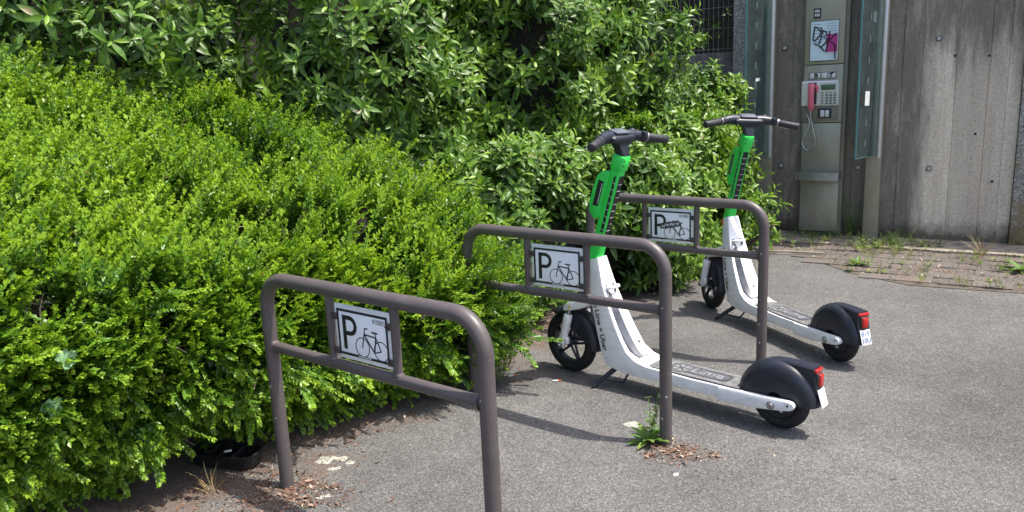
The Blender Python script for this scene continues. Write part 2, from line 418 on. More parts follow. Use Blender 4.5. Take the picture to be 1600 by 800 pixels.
# wall frame: U along wall to the right, D out from the wall
WU = Vector((0.8387, -0.5446, 0)); WN = Vector((-0.5446, -0.8387, 0)); W0 = WN*-7.762
def wp(U, D, z=0.0): return W0 + WU*U + WN*D + Vector((0, 0, z))
WRZ = math.atan2(WU.y, WU.x)     # local x along the wall, local -y out of the wall

# ------------------------------------------------------------------ ground
g = MB()
g.add([(-60, -60, 0), (60, -60, 0), (60, 60, 0), (-60, 60, 0)], [(0, 1, 2, 3)])
struct(g.build('asphalt', M['asphalt'], ang=0))

# paved strip in front of the wall: bed + single pavers
pav = MB()
bedpoly = [(-2.45, 0.02), (0.20, 0.02), (0.20, 1.66), (-0.56, 1.72), (-0.98, 1.50), (-1.6, 0.86), (-2.45, 0.80)]
pav.add([tuple(wp(u_, d_, 0.004)) for u_, d_ in bedpoly], [tuple(range(len(bedpoly)-1, -1, -1))])
def mat_bed():
    t = NT('joint soil'); p = t.pos()
    c = t.ramp(t.noise(p, 14, 5, 0.7), [(0.3, (0.075, 0.064, 0.055)), (0.5, (0.115, 0.095, 0.078)), (0.72, (0.17, 0.14, 0.11))])
    return t.done(t.bsdf(c, 0.95, 0, t.bump(t.noise(p, 90, 4), 0.8, 0.01), 0.2))
pavement = struct(pav.build('pavement', mat_bed(), ang=0))
def inside(poly, x, y):
    c = False; j = len(poly)-1
    for i in range(len(poly)):
        xi, yi = poly[i]; xj, yj = poly[j]
        if (yi > y) != (yj > y) and x < (xj-xi)*(y-yi)/(yj-yi)+xi: c = not c
        j = i
    return c
pm = []
for k in range(4):
    m_ = MB(); jx = [random.uniform(-0.004, 0.004) for _ in range(4)]
    m_.box((0, 0, 0), (1, 1, 0.022), 0.004 if k < 0 else 0.0)
    me = bpy.data.meshes.new('paver'); bm = bmesh.new(); bmesh.ops.create_cube(bm, size=1)
    for v in bm.verts:
        top = v.co.z > 0
        v.co = Vector((v.co.x*(0.238 if top else 0.242), v.co.y*(0.172 if top else 0.177), (0.005 if top else -0.01)+(random.uniform(-0.0015, 0.0015) if top else 0)))
    bm.to_mesh(me); bm.free(); me.materials.append(M['paver']); pm.append(me)
row = 0; d_ = 0.62
while d_ < 1.70:
    u_ = -2.4 + (0.12 if row % 2 else 0)
    while u_ < 0.16:
        if inside(bedpoly, u_, d_) and random.random() > 0.015:
            o = link('paver', pm[random.randrange(4)], None, pavement)
            p = wp(u_, d_, 0.004+random.uniform(-0.0025, 0.0025)); o.location = p
            o.rotation_euler = (random.gauss(0, 0.008), random.gauss(0, 0.008), WRZ+random.gauss(0, 0.012))
        u_ += 0.246
    d_ += 0.181; row += 1
# pale concrete strip at the wall foot, two slabs
for (a0, a1) in ((-2.42, -1.0), (-0.985, 0.30)):
    sl = MB()
    n = 14; lo = []; hi = []
    for i in range(n+1):
        uu = a0+(a1-a0)*i/n
        lo.append(wp(uu, 0.49+random.uniform(-0.02, 0.02), 0.020)); hi.append(wp(uu, 0.03, 0.024))
    vs = [tuple(p) for p in lo+hi]; fs = [(i, i+1, n+2+i, n+1+i) for i in range(n)]
    vs2 = [(x, y, -0.02) for x, y, z in vs]
    fs += [(i+1, i, 2*(n+1)+i, 2*(n+1)+i+1) for i in range(n)]
    sl.add(vs+vs2, fs); sl.build('concrete_slab', M['slab'], pavement, ang=20)

# ------------------------------------------------------------------ concrete wall
wall = empty('concrete_wall', wp(-1.2, 0), WRZ, 'tall weathered board-marked concrete wall behind the payphone', 'wall')
def wl(U, D, z): return (U+1.2, -D, z)          # wall-local coordinates of the wall empty
WT = 3.3
c_ = MB(); c_.box(wl(-0.955, -0.16, WT/2-0.1), (2.07, 0.28, WT+0.2)); c_.build('wall_core', M['wall'], wall, 0)
u_ = -1.99; k = 0
edges = [-1.99]
while edges[-1] < -0.02:
    edges.append(edges[-1]+random.choice((0.10, 0.12, 0.15, 0.19, 0.24))*random.uniform(0.9, 1.1))
edges[-1] = 0.0
for a, b in zip(edges[:-1], edges[1:]):
    th = 0.020+random.uniform(0, 0.019)
    st = MB(); zs = [-0.1+WT*i/9 for i in range(10)]
    secs = []
    for zz in zs:
        l_ = a+0.0006+random.uniform(-0.0004, 0.0004); r_ = b-0.0006+random.uniform(-0.0004, 0.0004); dd = th+random.uniform(-0.0012, 0.0012)
        dl = dd+random.uniform(-0.003, 0.0015); bev = 0.002
        secs.append([wl(l_, -0.022, zz), wl(l_, dl-bev, zz), wl(l_+bev, dl, zz), wl(r_-bev, dd, zz), wl(r_, dd-bev, zz), wl(r_, -0.022, zz)])
    st.loft([[Vector(p) for p in s_] for s_ in secs]); st.build('concrete_strip', M['wall'], wall, 25)
for (U, z) in ((-0.62, 1.752), (-0.63, 0.65), (-1.205, 0.652), (-1.888, 1.753), (-1.890, 0.659)):
    pgm = MB(); pgm.lathe(wl(U, 0.028, z), (0, -1, 0), [(0.0001, 0.012), (0.013, 0.012), (0.0175, 0.010), (0.019, 0.0)], 16)
    pl_ = pgm.build('tie_plug', M['plug'], wall)
    rg_ = MB(); rg_.ring(wl(U, 0.028, z), (0, -1, 0), 0.019, 0.024, 0.0105, 18); rg_.build('plug_shade_ring', M['darkgap'], pl_)  # raised dark ring; shade round the plug put into its colour
for (U, z) in ((-0.492, 1.603), (-0.245, 1.589), (-0.30, 0.95), (-0.15, 0.55)):
    hm = MB(); hm.lathe(wl(U, 0.030, z), (0, -1, 0), [(0.0001, 0.006), (0.007, 0.0062), (0.011, 0.005), (0.012, -0.002)], 9); hm.build('tie_hole_shade', M['darkgap'], wall)  # raised dark disc, the shade of a hole given as colour
# rough aggregate pillars at both ends of the wall and the wall going on to the right
pr = MB(); pr.box((0, 0, 1.5), (0.24, 0.36, 3.4), 0.012)
o = pr.build('concrete_pillar', M['pillar'], None, 30); o.location = wp(0.125, -0.10); o.rotation_euler.z = WRZ
tag(o, 'rough aggregate concrete pillar with yellow lichen at the right picture edge', 'pillar')
pr = MB(); pr.box((0, 0, 1.5), (0.385, 0.30, 3.4), 0.012)
o = pr.build('concrete_pillar', M['pillar'], None, 30); o.location = wp(-2.187, -0.13); o.rotation_euler.z = WRZ
tag(o, 'rough grey concrete pillar beside the wire mesh fence', 'pillar')
w2 = empty('concrete_wall', wp(2.0, 0), WRZ, 'board-marked concrete wall running on beyond the lichen-covered pillar', 'wall')
c2 = MB(); c2.box((0.25, 0.16, 1.55), (4.0, 0.28, 3.5)); c2.build('wall_core', M['wall'], w2, 0)

# low wall and mesh fence to the left
lw = MB(); lw.box((-1.5, 0, 0.85), (3.0, 0.20, 1.80), 0.01)
o = lw.build('low_concrete_wall', M['lowwall'], None, 30); o.location = wp(-2.39, -0.22); o.rotation_euler.z = WRZ
tag(o, 'low concrete wall carrying the wire mesh fence', 'wall')
fe = empty('mesh_fence', wp(-2.40, -0.22, 1.75), WRZ, 'dark wire mesh fence panel on low wall at top beside pillar', 'fence')
m_ = MB(); m_.box((-0.022, 0, 0.7), (0.042, 0.05, 1.4), 0.004); m_.build('frame_post', M['galv'], fe)
for z_ in (0.06, 0.36, 0.66): 
    m_ = MB(); m_.lathe((-0.022, -0.025, z_), (0, -1, 0), [(0.0001, 0.01), (0.009, 0.009), (0.011, 0)], 8); m_.build('bolt', M['darkgap'], fe)
for k in range(22):
    m_ = MB(); m_.tube([(-0.055-k*0.05, 0, 0.0), (-0.055-k*0.05+random.gauss(0, 0.002), 0, 1.4)], 0.0028, 5); m_.build('wire', M['wire'], fe)
for z_ in (0.04, 0.24, 0.44, 0.64, 0.84):
    m_ = MB(); m_.tube([(-0.03, -0.004, z_), (-1.15, -0.004, z_)], 0.004, 5); m_.build('crossbar', M['wire'], fe)

# ------------------------------------------------------------------ bicycle racks
RT = 2.476           # heading of the racks, from the right leg to the left leg
RL, RH, RM = 1.058, 0.85, 0.583
def make_rack(pos, label, sticker=False, cover=False):
    """local x runs from the left leg (0) to the right leg; local -y faces the viewer"""
    rk = empty('bicycle_rack', (pos[0]+RL*math.cos(RT), pos[1]+RL*math.sin(RT), 0), RT-PI, label, 'bicycle rack', 'bicycle racks in a row')
    rb = 0.115
    pts = [(0, 0, -0.05)]+[(0, 0, z) for z in (0.2, 0.45, 0.65)]
    pts += [(rb-rb*math.cos(a), 0, RH-rb+rb*math.sin(a)) for a in [PI/2*i/9 for i in range(10)]]
    pts += [(RL*0.35, 0, RH), (RL*0.65, 0, RH)]
    pts += [(RL-rb+rb*math.sin(a), 0, RH-rb+rb*math.cos(a)) for a in [PI/2*i/9 for i in range(10)]]
    pts += [(RL, 0, z) for z in (0.65, 0.45, 0.2, -0.05)]
    m_ = MB(); m_.tube(pts, 0.0262, 20); m_.build('hoop', M['rack'], rk, 60)
    m_ = MB(); m_.tube([(0.012, 0, RM), (RL-0.012, 0, RM)], 0.0205, 18)
    for sx, d in ((0.026, 1), (RL-0.026, -1)):                       # weld collars
        m_.lathe((sx, 0, RM), (d, 0, 0), [(0.0255, -0.004), (0.0245, 0.002), (0.0207, 0.007)], 18)
    m_.build('mid_rail', M['rack'], rk, 60)
    xl, xr = RL-0.692, RL-0.374
    for x in (xl, xr):
        m_ = MB(); m_.tube([(x, 0, RM+0.012), (x, 0, RH-0.014)], 0.0155, 14)
        m_.lathe((x, 0, RM+0.017), (0, 0, 1), [(0.020, 0), (0.0185, 0.004), (0.0157, 0.008)], 14)
        m_.build('upright', M['rack'], rk, 60)
    for k in range(5):
        z_ = [0.43, 0.22, 0.60, 0.30, 0.12][k]; x_ = 0 if k in (0, 3) else RL; rr = random.Random(k+int(pos[0]*100)); m_ = MB(); a_ = rr.uniform(-2.3, -0.9); r_ = 0.0264; sz_ = [0.011, 0.006, 0.005, 0.004, 0.007][k]
        m_.add([(x_+r_*math.cos(a_+sz_*0.8*math.cos(q)/r_*rr.uniform(0.7, 1.2)), r_*math.sin(a_+sz_*0.8*math.cos(q)/r_), z_+sz_*math.sin(q)*rr.uniform(0.7, 1.3)) for q in [2*PI*i/7 for i in range(7)]], [tuple(range(7))]); m_.build('paint_chip', M['plug'], rk, 0)
    # sign: white back frame, face with black border, letter and bicycle
    x0, x1, z0, z1 = RL-0.667, RL-0.392, 0.612, 0.806; cx, cz = (x0+x1)/2, (z0+z1)/2
    W_, H_ = x1-x0, z1-z0
    sg = MB(); sg.box((cx, 0.001, cz), (W_, 0.004, H_), 0.0015)
    sign = sg.build('sign_panel', M['platewhite'], rk)
    fc = MB(); fc.box((cx, -0.0025, cz), (W_-0.026, 0.0025, H_-0.030), 0.0006); fc.build('sign_face', M['signwhite'], sign)
    bw, bh, bt = W_-0.026, H_-0.030, 0.0085
    bd = MB(); yb = -0.0044
    for (xx, zz, sx, sz) in ((cx, cz+bh/2-bt/2-0.001, bw-0.002, bt), (cx, cz-bh/2+bt/2+0.001, bw-0.002, bt), (cx-bw/2+bt/2+0.001, cz, bt, bh-2*bt-0.002), (cx+bw/2-bt/2-0.001, cz, bt, bh-2*bt-0.002)):
        bd.box((xx, yb, zz), (sx, 0.0012, sz))
    bd.build('border', M['black'], sign, 0)
    # letter P
    P = MB(); px, pz, ph = cx-W_*0.355, cz-H_*0.31, H_*0.62; sw = 0.0165; yp = -0.0039
    def pt(poly): P.prism(poly, (0, yp, 0), (1, 0, 0), (0, 0, 1), (0, -0.0010, 0))
    pt([(px, pz), (px+sw, pz), (px+sw, pz+ph), (px, pz+ph)])
    bowl_r = ph*0.29; bz = pz+ph-bowl_r; bx = px+0.036
    out = [(px+sw, pz+ph), (bx, pz+ph)]+arc((bx, bz), bowl_r, PI/2, -PI/2, 14)[1:]+[(px+sw, bz-bowl_r)]
    inn = [(px+sw, bz-bowl_r+sw*0.9), (bx, bz-bowl_r+sw*0.9)]+arc((bx, bz), bowl_r-sw*0.9, -PI/2, PI/2, 14)[1:]+[(px+sw, pz+ph-sw*0.9)]
    pt([(px+sw, pz+ph), (bx, pz+ph), (bx, pz+ph-sw*0.9), (px+sw, pz+ph-sw*0.9)])
    pt([(px+sw, bz-bowl_r), (bx, bz-bowl_r), (bx, bz-bowl_r+sw*0.9), (px+sw, bz-bowl_r+sw*0.9)])
    oa = arc((bx, bz), bowl_r, PI/2, -PI/2, 14); ia = arc((bx, bz), bowl_r-sw*0.9, PI/2, -PI/2, 14)
    for i in range(14): pt([oa[i], oa[i+1], ia[i+1], ia[i]])
    P.build('letter', M['black'], sign, 0)
    # bicycle drawing
    B = MB(); wr = 0.0335; wz = cz-H_*0.215; w1 = cx-W_*0.015; w2 = cx+W_*0.315; ln = 0.0024
    B.ring((w1, yp, wz), (0, -1, 0), wr-ln*0.6, wr+ln*0.6, 0.001, 30); B.ring((w2, yp, wz), (0, -1, 0), wr-ln*0.6, wr+ln*0.6, 0.001, 30)
    kk = [0]
    def seg(a, b, wdt=ln):
        a = Vector(a); b = Vector(b); d = (b-a).normalized(); nn = Vector((-d.y, d.x))*wdt; e = d*wdt*0.5; kk[0] += 1
        B.prism([tuple(a-e-nn), tuple(b+e-nn), tuple(b+e+nn), tuple(a-e+nn)], (0, yp-0.00005*kk[0], 0), (1, 0, 0), (0, 0, 1), (0, -0.0010, 0))
    hd = (w1+0.012, wz+0.048); bb = (w1+0.058, wz-0.010); st_ = (w2-0.022, wz+0.044)
    seg((w1, wz), hd, 0.0019); seg(hd, (w1+0.017, wz+0.068), 0.0019); seg((w1+0.016, wz+0.068), (w1+0.030, wz+0.070), 0.0021)
    seg(hd, st_); seg(hd, bb); seg(bb, st_); seg(bb, (w2, wz), 0.0019); seg(st_, (w2, wz), 0.0019); seg(st_, (w2-0.026, wz+0.060), 0.0019)
    seg((w2-0.040, wz+0.061), (w2-0.014, wz+0.060), 0.0026)
    B.build('bicycle_drawing', M['black'], sign, 0)
    # maker's line on the lower border
    tl = MB(); tl.box((cx+0.005, yb-0.0008, z0+0.0207), (0.062, 0.0006, 0.0035)); tl.build('print_line', M['paper'], sign, 0)
    for (bx_, bz_) in ((x0+0.010, z1-0.045), (x0+0.010, z0+0.026), (x1-0.010, z1-0.045), (x1-0.010, z0+0.026)):
        br = MB(); s_ = -1 if bx_ < cx else 1
        br.box((bx_+s_*0.006, -0.0075, bz_), (0.030, 0.004, 0.024), 0.0012)
        br.lathe((bx_-s_*0.002, -0.0095, bz_), (0, -1, 0), [(0.0001, 0.005), (0.005, 0.0045), (0.0055, 0)], 8)
        br.build('clamp', M['rackdark'], rk)
    if sticker:
        sk = MB(); sk.box((cx+W_*0.30, -0.0046, cz+H_*0.30), (0.058, 0.0007, 0.018)); so = sk.build('small_sticker', M['paper'], sign, 0)
        sl_ = MB()
        for i in range(3): sl_.box((cx+W_*0.325, -0.0052, cz+H_*0.30+0.005-0.005*i), (0.036-0.004*i, 0.0005, 0.0014))
        sl_.box((cx+W_*0.215, -0.0052, cz+H_*0.30), (0.004, 0.0005, 0.011)); sl_.build('sticker_print', M['black'], so, 0)
    if cover:      # torn black sticker stuck across the letter and the front wheel
        cv = MB(); ca = R(11)
        poly = [(-0.062, -0.014), (-0.02, -0.018), (0.03, -0.016), (0.066, -0.014), (0.062, 0.006), (0.055, 0.019), (0.02, 0.014), (0.0, 0.019), (-0.03, 0.015), (-0.064, 0.016)]
        q = [(cx-0.002+x*math.cos(ca)-z*math.sin(ca), cz+0.004+x*math.sin(ca)+z*math.cos(ca)) for x, z in poly]
        cv.prism(q, (0, -0.0056, 0), (1, 0, 0), (0, 0, 1), (0, -0.0008, 0)); co = cv.build('torn_sticker', M['matdark'], sign, 0)
        wv = MB(); rr = random.Random(3)
        for i in range(26):
            x = -0.052+i*0.0042; z = rr.uniform(-0.006, 0.006); h = rr.uniform(0.003, 0.010)
            q = [(cx-0.002+a*math.cos(ca)-b_*math.sin(ca), cz+0.003+a*math.sin(ca)+b_*math.cos(ca)) for a, b_ in ((x, z-h), (x+0.003, z-h*0.4), (x+0.004, z+h*0.8), (x+0.001, z+h))]
            wv.prism(q, (0, -0.0066, 0), (1, 0, 0), (0, 0, 1), (0, -0.0004, 0))
        wv.build('sticker_print', M['paper'], co, 0)
    return rk
make_rack((-0.091, 2.179), 'nearest brown tubular bicycle rack with parking sign, its leg cut off by the bottom edge', sticker=True)
make_rack((0.615, 3.063), 'middle brown tubular bicycle rack partly overgrown by hedge, in front of the nearer scooter')
make_rack((1.309, 3.971), 'farthest brown tubular bicycle rack whose parking sign has a torn black sticker', sticker=True, cover=True)

# ------------------------------------------------------------------ kick scooters
def rrect(A, B, w, r, n=3):
    """rounded rectangle section between points A (upper/rear) and B (lower/front) in the x-z plane, half width w in y"""
    A = Vector((A[0], 0, A[1])); B = Vector((B[0], 0, B[1])); c = (A+B)/2; d = (A-B); L = d.length/2; d.normalize(); y = Vector((0, 1, 0))
    r = min(r, L*0.95, w*0.95); P_ = []
    for (sd_, sy, a0) in ((1, 1, 0), (-1, 1, PI/2), (-1, -1, PI), (1, -1, 3*PI/2)):
        for i in range(n+1):
            a = a0+PI/2*i/n
            ca = math.cos(a)*r; sa = math.sin(a)*r
            # corner order runs round in (d, y)
            P_.append(c+d*(sd_*(L-r)+ca)+y*(sy*(w-r)+sa) if True else None)
    return P_
NECK = [((0.962, 0.650), (1.018, 0.634), 0.038), ((0.928, 0.53), (1.006, 0.515), 0.053), ((0.888, 0.43), (0.984, 0.40), 0.065),
        ((0.842, 0.335), (0.955, 0.29), 0.074), ((0.802, 0.262), (0.926, 0.195), 0.080), ((0.765, 0.208), (0.892, 0.118), 0.084),
        ((0.712, 0.174), (0.800, 0.098), 0.087), ((0.655, 0.161), (0.690, 0.096), 0.088), ((0.40, 0.156), (0.40, 0.098), 0.088), ((0.19, 0.158), (0.19, 0.100), 0.084)]
def neck_w(x, z):
    """half width of the neck at side point (x,z)"""
    best = None
    for i in range(6):
        (a, b, w0), (a2, b2, w1_) = NECK[i], NECK[i+1]
        c0 = Vector(((a[0]+b[0])/2, (a[1]+b[1])/2)); c1 = Vector(((a2[0]+b2[0])/2, (a2[1]+b2[1])/2)); d = c1-c0
        t = (Vector((x, z))-c0).dot(d)/d.length_squared
        if t <= 1 or i == 5: return w0+(w1_-w0)*max(0, t)
WB, RFR, RRE = 1.178, 0.166, 0.130
def make_scooter(pos, yaw, steer, label, plate):
    sc = empty('kick_scooter', (pos[0], pos[1], 0), yaw, label, 'scooter', 'rental kick scooters parked by the racks')
    ax0 = Vector((1.0, 0, 0.65)); axd = Vector((-0.313, 0, 0.95)).normalized()
    ST = Matrix.Translation(ax0) @ Matrix.Rotation(steer, 4, axd) @ Matrix.Translation(-ax0)
    def mb(st=False):
        m = MB(); m.X = ST if st else None; return m
    Y = Vector((0, 1, 0))
    # white body
    secs = [rrect(a, b, w_, 0.0060, 2) for a, b, w_ in NECK]
    # denser loft
    dense = []
    for s0, s1 in zip(secs[:-1], secs[1:]):
        for i in range(3): dense.append([p.lerp(q, i/3) for p, q in zip(s0, s1)])
    dense.append(secs[-1])
    body = mb(); body.loft(dense)
    frame = body.build('frame', M['scwhite'], sc, 32)
    for s_ in (1, -1):
        arm = mb()
        arm_s = []
        for x, zc, h in ((0.26, 0.123, 0.032), (0.19, 0.125, 0.033), (0.10, 0.129, 0.031), (0.03, 0.135, 0.027), (-0.04, 0.142, 0.0235), (-0.068, 0.145, 0.021), (-0.082, 0.146, 0.015), (-0.088, 0.146, 0.006)):
            arm_s.append([Vector((x, s_*0.0815+dy, zc+dz*h)) for dy, dz in ((-0.012, -0.8), (-0.009, -1), (0.009, -1), (0.013, -0.8), (0.013, 0.8), (0.009, 1), (-0.009, 1), (-0.012, 0.8))])
        arm.loft(arm_s); a_o = arm.build('rear_arm', M['scwhite'], sc, 40)
        bl = mb(); bl.lathe((0.012, s_*0.0940, 0.131), (0, s_, 0), [(0.0001, 0.009), (0.010, 0.009), (0.013, 0.005), (0.0175, 0.004), (0.0185, 0.0)], 16); bl.build('axle_bolt', M['alu'], a_o)
        bl = mb(); bl.lathe((-0.062, s_*0.0943, 0.146), (0, s_, 0), [(0.0001, 0.0012), (0.005, 0.0012), (0.0055, 0.0)], 10); bl.build('screw', M['darkgap'], a_o)
    # deck mat with lattice, emblem and lettering
    zt = 0.1605
    dm = mb(); hwid = 0.078
    poly = [(0.645, -0.062), (0.62, -hwid), (0.16, -hwid), (0.16, hwid), (0.62, hwid), (0.645, 0.062)]
    dm.prism(poly, (0, 0, zt-0.006), (1, 0, 0), (0, 1, 0), (0, 0, 0.0078)); mat_o = dm.build('deck_mat', M['matdark'], sc, 20)
    lt = mb(); sp = 0.0150
    def free(x, y): return not ((0.255 < x < 0.50 and abs(y) < 0.038) or (x-0.505)**2+y**2 < 0.054**2) and 0.165 < x < 0.637 and abs(y) < hwid-0.002-max(0, (x-0.62))*0.6
    nn = int(0.45/sp); kk = 0
    for i in range(-14, nn+16):
        for sgn in (1, -1):
            for j in range(-6, 6):
                ya, yb = j*sp*0.8, (j+1)*sp*0.8
                xa = 0.20+i*sp+sgn*ya*1.25; xb = 0.20+i*sp+sgn*yb*1.25
                if free((xa+xb)/2, (ya+yb)/2) and free(xa, ya*0.99) and free(xb, yb*0.99):
                    d = Vector((xb-xa, yb-ya)).normalized(); q = Vector((-d.y, d.x))*0.0013
                    z_ = zt+0.0016+(0.0005 if sgn > 0 else 0)
                    lt.add([(xa-q.x, ya-q.y, z_), (xb-q.x, yb-q.y, z_), (xb+q.x, yb+q.y, z_), (xa+q.x, ya+q.y, z_),
                            (xa-q.x, ya-q.y, z_+0.0010), (xb-q.x, yb-q.y, z_+0.0010), (xb+q.x, yb+q.y, z_+0.0010), (xa+q.x, ya+q.y, z_+0.0010)],
                           [(4, 5, 6, 7), (0, 1, 5, 4), (2, 3, 7, 6), (1, 2, 6, 5), (3, 0, 4, 7)])
    stuff(lt.build('grip_lattice', M['matlight'], mat_o, 0))
    pad = mb(); pp = arc((0.292, 0), 0.036, PI/2, 3*PI/2, 12)+[(0.47, -0.036), (0.47, 0.036)]
    pad.prism(pp, (0, 0, zt+0.0016), (1, 0, 0), (0, 1, 0), (0, 0, 0.0012)); pad.build('logo_pad', M['logopad'], mat_o, 20)
    em = mb(); em.ring((0.505, 0, zt+0.0018), (0, 0, 1), 0.0445, 0.0500, 0.0016, 32)
    for i in range(6):
        a = i*PI/3+0.2; pz = [(0.505+0.008*math.cos(a+PI/6), 0.008*math.sin(a+PI/6))]+[(0.505+0.039*math.cos(a+PI/3*t+0.09*(1-2*t)), 0.039*math.sin(a+PI/3*t+0.09*(1-2*t))) for t in (0.04, 0.3, 0.5, 0.7, 0.96)]
        em.prism(pz, (0, 0, zt+0.0018), (1, 0, 0), (0, 1, 0), (0, 0, 0.0014))
    em.build('emblem', M['lettergrey'], mat_o, 0)
    tm = place_text(text_mesh('Lime', 0.084, 0.0006, 0.0016), (0.446, 0.022, zt+0.0034), (-1, 0, 0), (0, -1, 0)); link('lettering', tm, M['lettergrey'], mat_o)
    # neck lettering and cable panel lines
    dn = Vector((-0.30, 0, -0.954)).normalized(); upv = Vector((0, 1, 0)).cross(dn)
    def onneck(p, z): return Vector((p.x, neck_w(p.x, p.z)+0.0012+z, p.z))
    tm = place_text(text_mesh('On Lime + Uber', 0.0405, 0.0004, 0.0006), (0.986, 0.06, 0.448), dn, upv, onneck); link('side_lettering', tm, M['matdark'], frame)
    # battery cover on the back of the neck, with dark side walls and a carrying handle
    cov = mb(); cs = []; cg = mb(); gs = []
    for (x, z, w_, h) in ((0.917, 0.478, 0.026, 0.004), (0.900, 0.450, 0.038, 0.022), (0.866, 0.385, 0.044, 0.027), (0.813, 0.290, 0.048, 0.027), (0.767, 0.226, 0.049, 0.022), (0.735, 0.196, 0.046, 0.013), (0.712, 0.182, 0.034, 0.004)):
        nrm = Vector((-0.80, 0, 0.6)) if z > 0.3 else Vector((-0.62, 0, 0.78)); t_ = Vector((x, 0, z)); b0 = t_-nrm*0.03
        y0, y1 = -w_*0.95, w_*0.55
        cs.append([b0+Y*y0, t_+nrm*h*0.8+Y*y0, t_+nrm*h+Y*(y0+0.006), t_+nrm*h+Y*(y1-0.004), t_+nrm*h*0.9+Y*y1, b0+Y*y1])
        gs.append([b0+Y*-(w_+0.004), t_+nrm*h*0.55+Y*-(w_+0.003), t_+nrm*h*0.82+Y*w_*0.60, t_+nrm*0.002+Y*(w_+0.006), b0+Y*(w_+0.006)])
    cg.loft(gs); cg.build('battery_surround', M['greyside'], sc, 30)
    cov.loft(cs); cover = cov.build('battery_cover', M['scwhite'], sc, 35)
    hn = mb(); hn.tube([(0.930, 0.038, 0.486), (0.908, 0.038, 0.500), (0.890, 0.034, 0.505), (0.880, 0.022, 0.506), (0.880, -0.022, 0.506), (0.890, -0.034, 0.505), (0.908, -0.038, 0.500), (0.930, -0.038, 0.486)], 0.0085, 10); hn.build('carry_handle', M['scwhite'], sc, 60)
    hl = mb(); hl.ring((0.918, 0, 0.492), (-0.90, 0, 0.42), 0.024, 0.040, 0.006, 20); hl.build('handle_recess', M['greyside'], sc)
    for (x, z) in ((0.862, 0.425), (0.815, 0.335), (0.752, 0.243)):
        sc_ = mb(); sc_.box((x, -0.008, z), (0.012, 0.007, 0.012), 0.002); sc_.build('catch', M['darkgap'], cover)
    # rear fender, spine, lights, plate
    fd = mb(); secs_ = []
    for i in range(25):
        a = R(-4)+R(188)*i/24; c0 = Vector((0.010, 0, 0.152)); d = Vector((math.cos(a), 0, math.sin(a)))
        pr_ = [(0.030, 0.0625), (0.100, 0.0655), (0.130, 0.0625), (0.149, 0.053), (0.160, 0.036), (0.164, 0.015), (0.164, -0.015), (0.160, -0.036), (0.149, -0.053), (0.130, -0.0625), (0.100, -0.0655), (0.030, -0.0625)]
        k_ = 1.0+0.10*max(0, math.cos(a))**3+0.06*max(0, -math.cos(a))**2
        secs_.append([c0+d*r_*k_+Y*y_ for r_, y_ in pr_])
    fd.loft(secs_, cap=False, closed=False); fend = fd.build('rear_fender', M['blackpl'], sc, 50)
    seam = mb(); seam.ring((0.010, 0.0642, 0.152), (0, 1, 0), 0.098, 0.101, 0.0022, 22, R(-175), R(-5)); seam.build('fender_seam', M['blackpl'], fend)
    spn = mb()
    sp_s = []
    for x, zt_, zb, w_ in ((0.075, 0.292, 0.26, 0.022), (0.04, 0.311, 0.24, 0.028), (-0.01, 0.317, 0.22, 0.032), (-0.08, 0.316, 0.20, 0.034), (-0.142, 0.312, 0.20, 0.035)):
        sp_s.append([Vector((x-(0.018 if (x < -0.1 and z < 0.25) else 0), y, z)) for y, z in ((-w_, zb), (-w_, zt_-0.006), (-w_+0.006, zt_), (w_-0.006, zt_), (w_, zt_-0.006), (w_, zb))])
    spn.loft(sp_s); spn.build('fender_spine', M['blackpl'], fend, 30)
    tb = mb(); tb.box((-0.150, 0, 0.297), (0.012, 0.064, 0.016), 0.003); tb.build('reflector', M['red'], sc)
    tb = mb(); tb.box((-0.151, 0, 0.254), (0.016, 0.046, 0.066), 0.004); tb.build('light_housing', M['darkgap'], sc)
    tb = mb(); tb.box((-0.160, 0, 0.256), (0.016, 0.034, 0.054), 0.005); tb.build('tail_light', M['red'], sc)
    tilt = Matrix.Rotation(R(-20), 4, 'Y')
    pl_ = mb(); pl_.box((-0.172, 0, 0.182), (0.0025, 0.062, 0.078), 0.001, Matrix.Rotation(R(17), 4, 'Y')); plo = pl_.build('number_plate', M['paper'], sc)
    pn = Vector((-math.cos(R(17)), 0, math.sin(R(17)))); pu = Vector((math.sin(R(17)), 0, math.cos(R(17))))
    if plate:
        for i, t_ in enumerate(plate):
            tm = place_text(text_mesh(t_, 0.034, 0.0003, 0.0006, 'CENTER'), Vector((-0.172, 0, 0.182))+pn*0.0017+pu*(0.007-0.034*i), (0, -1, 0), pu); link('plate_print', tm, M['blueink'], plo)
    else:
        pk = mb()
        for i in range(2):
            for j in range(3):
                pk.box(Vector((-0.172, -0.016+0.016*j, 0.182))+pn*0.0016+pu*(0.016-0.033*i), (0.0008, 0.004, 0.015), 0, Matrix.Rotation(R(17), 4, 'Y'))
        pk.build('plate_print', M['silver'], plo, 0)
